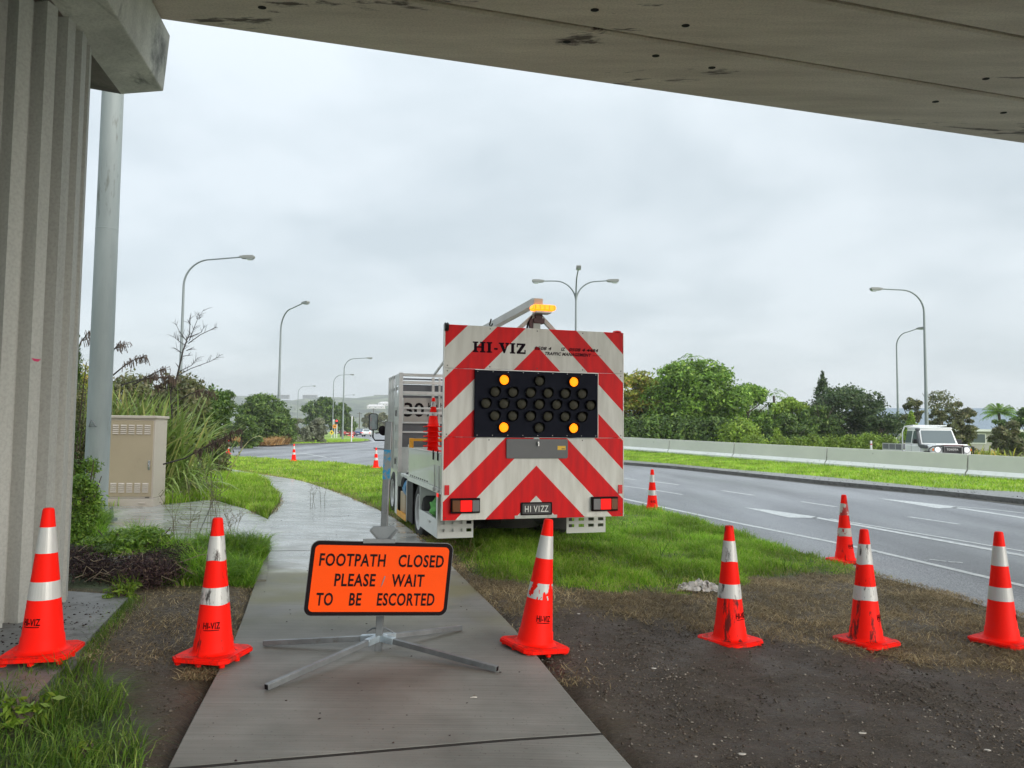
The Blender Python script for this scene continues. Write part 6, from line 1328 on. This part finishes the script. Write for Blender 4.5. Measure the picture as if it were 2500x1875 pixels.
# shrubs behind pier
def shrub(name, px, py0, py1, Y, wpx, key, label, n, leaf, seed, stems=8, cat='shrub', zb=.05, dens=.7):
    X = float(D(px, 1050, Y)[0]); z1 = float(D(px, py0, Y)[2]); h = z1-zb; w = wpx/FPX*Y; t = empty(name, (X, Y, zb), 0, label, cat); r = np.random.default_rng(seed); b = MB()
    for i in range(stems):
        a = r.uniform(0, 6.28); k = r.uniform(.1, .45)*w; b.tube([(0, 0, 0), (math.cos(a)*k*.5, math.sin(a)*k*.4, h*.45), (math.cos(a)*k, math.sin(a)*k*.7, h*r.uniform(.75, 1.0))], [.018, .012, .005], 5)
    b.build('stems', bark, t); L = [(r.uniform(-.35, .35)*w, r.uniform(-.3, .3)*w, h*r.uniform(.08, .9), w*r.uniform(.14, .24), w*.2, h*r.uniform(.08, .14)) for _ in range(22)]; V, F = cloud(L, n, leaf, seed, shell=.3, asp=.35); raw('foliage', V, F, LM[key], t); return t
shrub('leafy_shrub', 172, 850, 1330, 9.4, 70, 'shade', 'tall small-leaved shrub squeezed between fluted column and steel mast', 8000, .022, 81)
shrub('leafy_shrub', 205, 1120, 1360, 9.2, 120, 'mid', 'bright leafy shrub at the foot of the steel mast', 9000, .024, 82)
shrub('dark_shrub', 190, 900, 1300, 14, 130, 'brown', 'dark straggly shrub seen behind the steel mast', 7000, .03, 83)
shrub('yellow_shrub', 185, 880, 1200, 15.5, 120, 'yellow', 'yellow-leaved shrub glimpsed between column and mast', 3000, .035, 84)
shrub('broad_weed', 330, 1290, 1440, 7.9, 210, 'mid', 'broad-leaved green weeds in the grass beside the concrete pad', 4500, .026, 85, zb=.03)
shrub('broad_weed', 240, 1330, 1420, 7.6, 120, 'shade', 'dark bushy weeds against the fluted column', 4000, .020, 86, zb=.03)
shrub('fern_weed', 315, 1425, 1470, 6.45, 80, 'gorse', 'little bright green weed at the corner of the pier footing', 420, .022, 87, zb=.06)
shrub('fern_weed', 95, 1700, 1790, 3.75, 120, 'gorse', 'light green leafy weed in the grass tuft at the bottom left', 260, .026, 88, zb=.06)
shrub('fern_weed', 240, 1815, 1860, 3.45, 60, 'gorse', 'small round-leaved weed near the lower left corner of the path', 70, .026, 89, zb=.03)
# heap of dead plants against the column
heap = leaf_mat('dead_heap', (.020, .011, .014), (.055, .030, .032), (.13, .09, .06), .1, .8)
hp0 = GG(150, 1440); hp1 = GG(400, 1432); X0, Y0 = (hp0[0]+hp1[0])/2, (hp0[1]+hp1[1])/2+.30
t = empty('dead_plant_heap', (X0, Y0, .05), 0, 'heap of blackened dead plants lying against the foot of the column', 'plant heap')
r = np.random.default_rng(9); Lp = [(r.uniform(-.68, .55), r.uniform(-.35, .35), r.uniform(.03, .2), .26, .22, .12) for _ in range(26)]; V, F = cloud(Lp, 26000, .016, 10, shell=.1, asp=.25); raw('debris', V, F, heap, t)
b = MB()
for i in range(60):
    a = r.uniform(0, 6.28); p0 = Vector((r.uniform(-.7, .7), r.uniform(-.35, .3), r.uniform(.02, .25))); l = r.uniform(.1, .3); b.tube([p0, p0+Vector((math.cos(a)*l*.5, math.sin(a)*l*.5, r.uniform(-.02, .08))), p0+Vector((math.cos(a+.5)*l, math.sin(a+.5)*l, r.uniform(-.08, .05)))], [.004, .003, .0015], 4)
b.build('twigs', mat('pale_twig', (.24, .19, .13), .8), t)
# bare sapling
barkd = mat('dark_twig', (.035, .028, .024), .8); YS = 16.0
def SP(a, c): return Vector(D(150+a/4.147, 750+c/4.147, YS))
s0 = SP(1100, 1150); t = empty('bare_sapling', (s0.x, s0.y, float(gh(s0.x, s0.y))), 0, 'leafless dark sapling in front of the tallest left street lamp', 'sapling')
base = Vector(t.location); r = random.Random(4)
def br(pts, r0, r1, tw=6):
    P = [SP(*p)+Vector((0, r.uniform(-.1, .1), 0))-base for p in pts]; b.tube(P, list(np.linspace(r0, r1, len(P))), 6)
    for i in range(tw):
        k = r.randrange(len(P)-1); f = r.random(); p = P[k].lerp(P[k+1], f); d = (P[k+1]-P[k]).normalized(); s = r.choice((-1, 1)); l = r.uniform(.05, .2); q = p+(d*.6+Vector((s*.7*d.z, r.uniform(-.4, .4), -s*.5*d.x+.25)))*l; b.tube([p, p.lerp(q, .5)+Vector((0, 0, .01)), q], [.005, .004, .002], 4)
b = MB()
main = [(1115, 1000), (1115, 870), (1160, 760), (1200, 640), (1250, 440), (1275, 330), (1280, 260), (1290, 140), (1302, 55)]
lowb = SP(1112, 1150)-base; b.tube([Vector((0, 0, -.1)), SP(1115, 1000)-base], [.03, .026], 6)
br(main, .026, .004, 22)
for q in ([(1275, 330), (1340, 220), (1390, 120), (1450, 20)], [(1280, 320), (1400, 250), (1465, 190)], [(1290, 370), (1420, 280), (1520, 225), (1555, 190)], [(1262, 350), (1190, 240), (1130, 145)], [(1255, 385), (1190, 350), (1140, 300)], [(1235, 470), (1180, 440), (1145, 415)], [(1195, 680), (1330, 625), (1520, 550), (1630, 490)], [(1205, 650), (1310, 590), (1400, 510)], [(1165, 850), (1300, 820), (1380, 790), (1440, 750)], [(1290, 170), (1260, 130)], [(1390, 120), (1365, 70)], [(1390, 120), (1435, 95)], [(1250, 500), (1320, 480)], [(1262, 440), (1340, 400)]): br(q, .010, .003, 9 if len(q) > 2 else 3)
b.build('branches', barkd, t)
# drooping dead flax stalks with seed pods
def stalk(pts, Y, pods, label, crop=(150, 750, 4.147), side=-1):
    P = [Vector(D(crop[0]+a/crop[2], crop[1]+c/crop[2], Y)) for a, c in pts]; t = empty('flax_stalk', P[0], 0, label, 'flax stalk', 'dark flax flower stalks'); b = MB(); o = P[0]; Q = [p-o for p in P]; b.tube(Q, list(np.linspace(.016, .005, len(Q))), 6); b.build('stem', barkd, t)
    b = MB(); r = random.Random(len(pts)+int(pts[0][0]))
    for i in range(pods):
        f = (.35+.65*r.random())*(len(Q)-1); k = min(int(f), len(Q)-2); p = Q[k].lerp(Q[k+1], f-k); d = (Q[k+1]-Q[k]).normalized(); a = r.uniform(-1, 1)
        q = p+Vector((d.x*.08+r.uniform(-.08, .1), r.uniform(-.1, .1), r.uniform(.0, .09))); e_ = q+Vector((r.uniform(-.02, .05), r.uniform(-.03, .03), -r.uniform(.06, .16))); b.tube([p, q, e_], [.004, .006, .008], 4)
    b.build('seed_pods', mat('dark_pod', (.055, .032, .026), .8, col2=(.12, .08, .05), nscale=8), t)
stalk([(520, 690), (640, 590), (740, 530), (830, 512)], 15.2, 46, 'dark flax stalk reaching above the cabinet, topmost right of the mast')
stalk([(510, 520), (530, 430), (570, 385), (620, 385)], 14.6, 26, 'short dark flax stalk curling out from behind the mast')
stalk([(180, 400), (200, 345), (240, 300), (275, 255)], 14.6, 26, 'dark flax stalk in the gap left of the mast')
stalk([(600, 790), (800, 730), (960, 715), (1120, 725)], 15.6, 80, 'long dark flax stalk hung with pods over the flax behind the cabinet')
stalk([(720, 790), (860, 710), (950, 660), (1040, 625)], 15.0, 30, 'thin flax stalk rising to the left of the bare sapling')
stalk([(1160, 800), (1010, 830), (980, 800), (1100, 740)], 15.9, 60, 'tangled dark pods at the base of the bare sapling')
stalk([(1150, 960), (1300, 880), (1400, 850), (1540, 900)], 16.3, 50, 'dark flax stalk bending over beside the bright shrub')
stalk([(1030, 1590), (1250, 1530), (1430, 1430), (1600, 1350), (1780, 1250)], 13.4, 110, 'fallen dark flax stalk stretching low across to the road cones')
# weeds in front of the cabinet: thin stalks with small heads
def weedstalks(px, py, Y, n, hh, label, seed):
    p = GG(px, py); t = empty('dry_weed', (p[0], Y, float(gh(p[0], Y))), 0, label, 'weed', 'dry seed-head weeds'); b = MB(); r = random.Random(seed)
    for i in range(n):
        a = r.uniform(-.35, .35); h = hh*r.uniform(.5, 1.0); p0 = Vector((r.uniform(-.15, .15), r.uniform(-.1, .1), 0)); p1 = p0+Vector((a*.3*h, r.uniform(-.1, .1), h*.55)); p2 = p0+Vector((a*h, r.uniform(-.1, .1), h)); b.tube([p0, p1, p2], [.004, .003, .002], 4)
        for k in range(5):
            f = r.uniform(.5, 1); q = p1.lerp(p2, (f-.5)*2); e_ = q+Vector((r.uniform(-.12, .12), 0, r.uniform(.03, .12))); b.tube([q, e_], [.002, .0015], 4); b.lathe([(.0, -.006), (.008, 0), (.0, .008)], 5, Matrix.Translation(e_))
    b.build('stalks', mat('weed_stalk', (.16, .14, .09), .8), t)
weedstalks(330, 1400, 9.6, 8, 1.15, 'dry seed-head weeds rising in front of the left side of the cabinet door', 1)
weedstalks(290, 1400, 9.0, 8, .9, 'dry weeds beside the foot of the steel mast', 2)
weedstalks(420, 1400, 9.3, 6, .6, 'thin dry stalks in front of the cabinet corner', 3)
weedstalks(490, 1350, 14.2, 5, .55, 'weedy stalks right of the cabinet at the edge of the mound grass', 4)

# ================================================================ LOOSE THINGS
def pebbles(name, x, y, z, s, m, seed, flat=.6):
    r = np.random.default_rng(seed); n = len(x); base = np.array([(1, 0, 0), (0, 1, 0), (-1, 0, 0), (0, -1, 0), (.1, .1, 1), (0, 0, -1)], float); V = base[None]*(1+.35*r.normal(size=(n, 6, 1)))*np.array((1, 1, flat)); a = r.uniform(0, 6.28, n); ca, sa = np.cos(a), np.sin(a); X_ = V[..., 0]*ca[:, None]-V[..., 1]*sa[:, None]; Y_ = V[..., 0]*sa[:, None]+V[..., 1]*ca[:, None]; V = np.stack([X_, Y_, V[..., 2]], -1)*s[:, None, None]; V += np.stack([x, y, z], 1)[:, None, :]
    F = np.array([(0, 1, 4), (1, 2, 4), (2, 3, 4), (3, 0, 4), (1, 0, 5), (2, 1, 5), (3, 2, 5), (0, 3, 5)]); F = (np.arange(n)[:, None, None]*6+F[None]).reshape(-1, 3); o = raw(name, V.reshape(-1, 3), F, m, smooth=False); o['kind'] = 'stuff'; return o
stone = leaf_mat('crumbs', (.034, .025, .017), (.11, .088, .066), (.25, .225, .19), 0, .8)
x, y = pts_in(-3.5, 6.5, 2.8, 8.2, 240000, 120, lambda x, y, r: (paved_sd(x, y) < .0) & inframe(x, y) & (r.random(len(x)) < np.maximum(mudf(x, y), 0)*dirtf(x, y)*(.25+.6*patchy(x, y, 3, -.4, .5, 61))))
r = np.random.default_rng(3); s = .0024+.0085*r.random(len(x))**5
pebbles('gravel_crumbs', x, y, gh(x, y)+.012*vnoise(x, y, 1.3, 11)+.008*vnoise(x, y, 6, 12)+.006*vnoise(x, y, 17, 13)+.001, s, stone, 4)
x, y = pts_in(-5, 1, 2.8, 14, 900, 121, lambda x, y, r: (sdf(x, y, path_poly) > .02) | (sdf(x, y, slab_poly) > .03)); z = np.where(inpoly(x, y, slab_poly), .087, gh(x, y)+.018)
pebbles('path_crumbs', x, y, z, .003+.006*rng.random(len(x))**3, heap, 5, .4)
x, y = pts_in(-4.4, -3.0, 4.2, 6.2, 900, 122, lambda x, y, r: sdf(x, y, slab_poly) > .03); pebbles('footing_crumbs', x, y, np.full(len(x), .087), .004+.008*rng.random(len(x))**2, heap, 6, .6)
# kerb-side crumbs on the median strip
i = rng.integers(0, len(kb2)-3, 220); f = rng.random(220)[:, None]; A_ = np.array(kb2)[i]*(1-f)+np.array(kb2)[i+1]*f; pebbles('median_crumbs', A_[:, 0]+rng.random(220)*.5, A_[:, 1]+rng.random(220)*.5, A_[:, 2]+.01, .008+.014*rng.random(220)**2, heap, 7, .5)
# crumpled cloth
cl_p = GG(1712, 1442); t = empty('crumpled_cloth', (cl_p[0], cl_p[1], float(cl_p[2])+.015), R(-12), 'crumpled dirty white cloth at the edge of the verge grass behind the scuffed cone', 'cloth'); nn_ = 46; V = []; F = []
for i in range(nn_):
    for j in range(26):
        u = i/(nn_-1)*2-1; v = j/25*2-1; edge = 1-.25*abs(mn.noise((u*3, v*3, 1))); zz2 = .055*max(0, 1-u*u)*max(0, 1-v*v)*(1+1.2*mn.noise((u*6, v*5, 2)))+.035*abs(mn.noise((u*12, v*9, 5)))
        V.append((u*.24*edge+.02*mn.noise((u*9, v*9, 7)), v*.13*edge+.02*mn.noise((u*8, v*9, 9)), zz2))
for i in range(nn_-1):
    for j in range(25):
        if mn.noise((i*.21, j*.3, 4)) > .33: continue
        a = i*26+j; F.append((a, a+1, a+27, a+26))
b = MB(); b.add(V, F); b.build('fabric', mat('dirty_white_cloth', (.58, .55, .52), .8, dirt=(.25, .2, .16), dscale=14, dthr=(.5, .7)), t, smooth=60)
# a few pale chips on the mud, pale leaf on path
for k, (px, py, lab) in enumerate(((1811, 1852, 'white plastic scrap near the bottom edge of the mud'), (2412, 1842, 'pale torn scrap at the lower right of the mud'), (2105, 1800, 'tiny pale chip between the two scraps'), (1412, 1505, 'pale flat chip right of the leaning cone'), (1598, 1640, 'pale chip in front of the scuffed cone'), (1157, 1712, 'small pale leaf lying on the footpath slab'))):
    p = GG(px, py); b = MB(); r = random.Random(k); P_ = [(math.cos(a)*.017*r.uniform(.5, 1.4), math.sin(a)*.011*r.uniform(.5, 1.3)) for a in np.linspace(0, 5.5, 7)]; b.prism(P_, 0, .004); o = b.build('litter_scrap', mat('pale_scrap', (.50, .47, .42), .6), None); o.location = (p[0], p[1], float(gh(p[0], p[1]))+.02); tag(o, lab, 'litter', 'pale scraps lying on the ground')

#print('TRIS', sum(sum(len(p.vertices)-2 for p in o.data.polygons) if len(o.data.polygons) < 20000 else len(o.data.polygons)*(len(o.data.polygons[0].vertices)-2) for o in bpy.data.objects if o.type == 'MESH'))
# ================================================================ HAZE
hzm, nt = new_mat('haze_air'); N = NT(nt); out = N.n('ShaderNodeOutputMaterial'); pv = N.n('ShaderNodeVolumePrincipled'); pv.inputs['Color'].default_value = (.92, .95, .98, 1); pv.inputs['Density'].default_value = .00045; pv.inputs['Anisotropy'].default_value = .2; N.l(pv.outputs[0], out.inputs['Volume'])
b = MB(); b.box(-2600, 2600, -650, 3600, -4.2, 96); o = b.build('haze', hzm, None, smooth=0); o['kind'] = 'stuff'
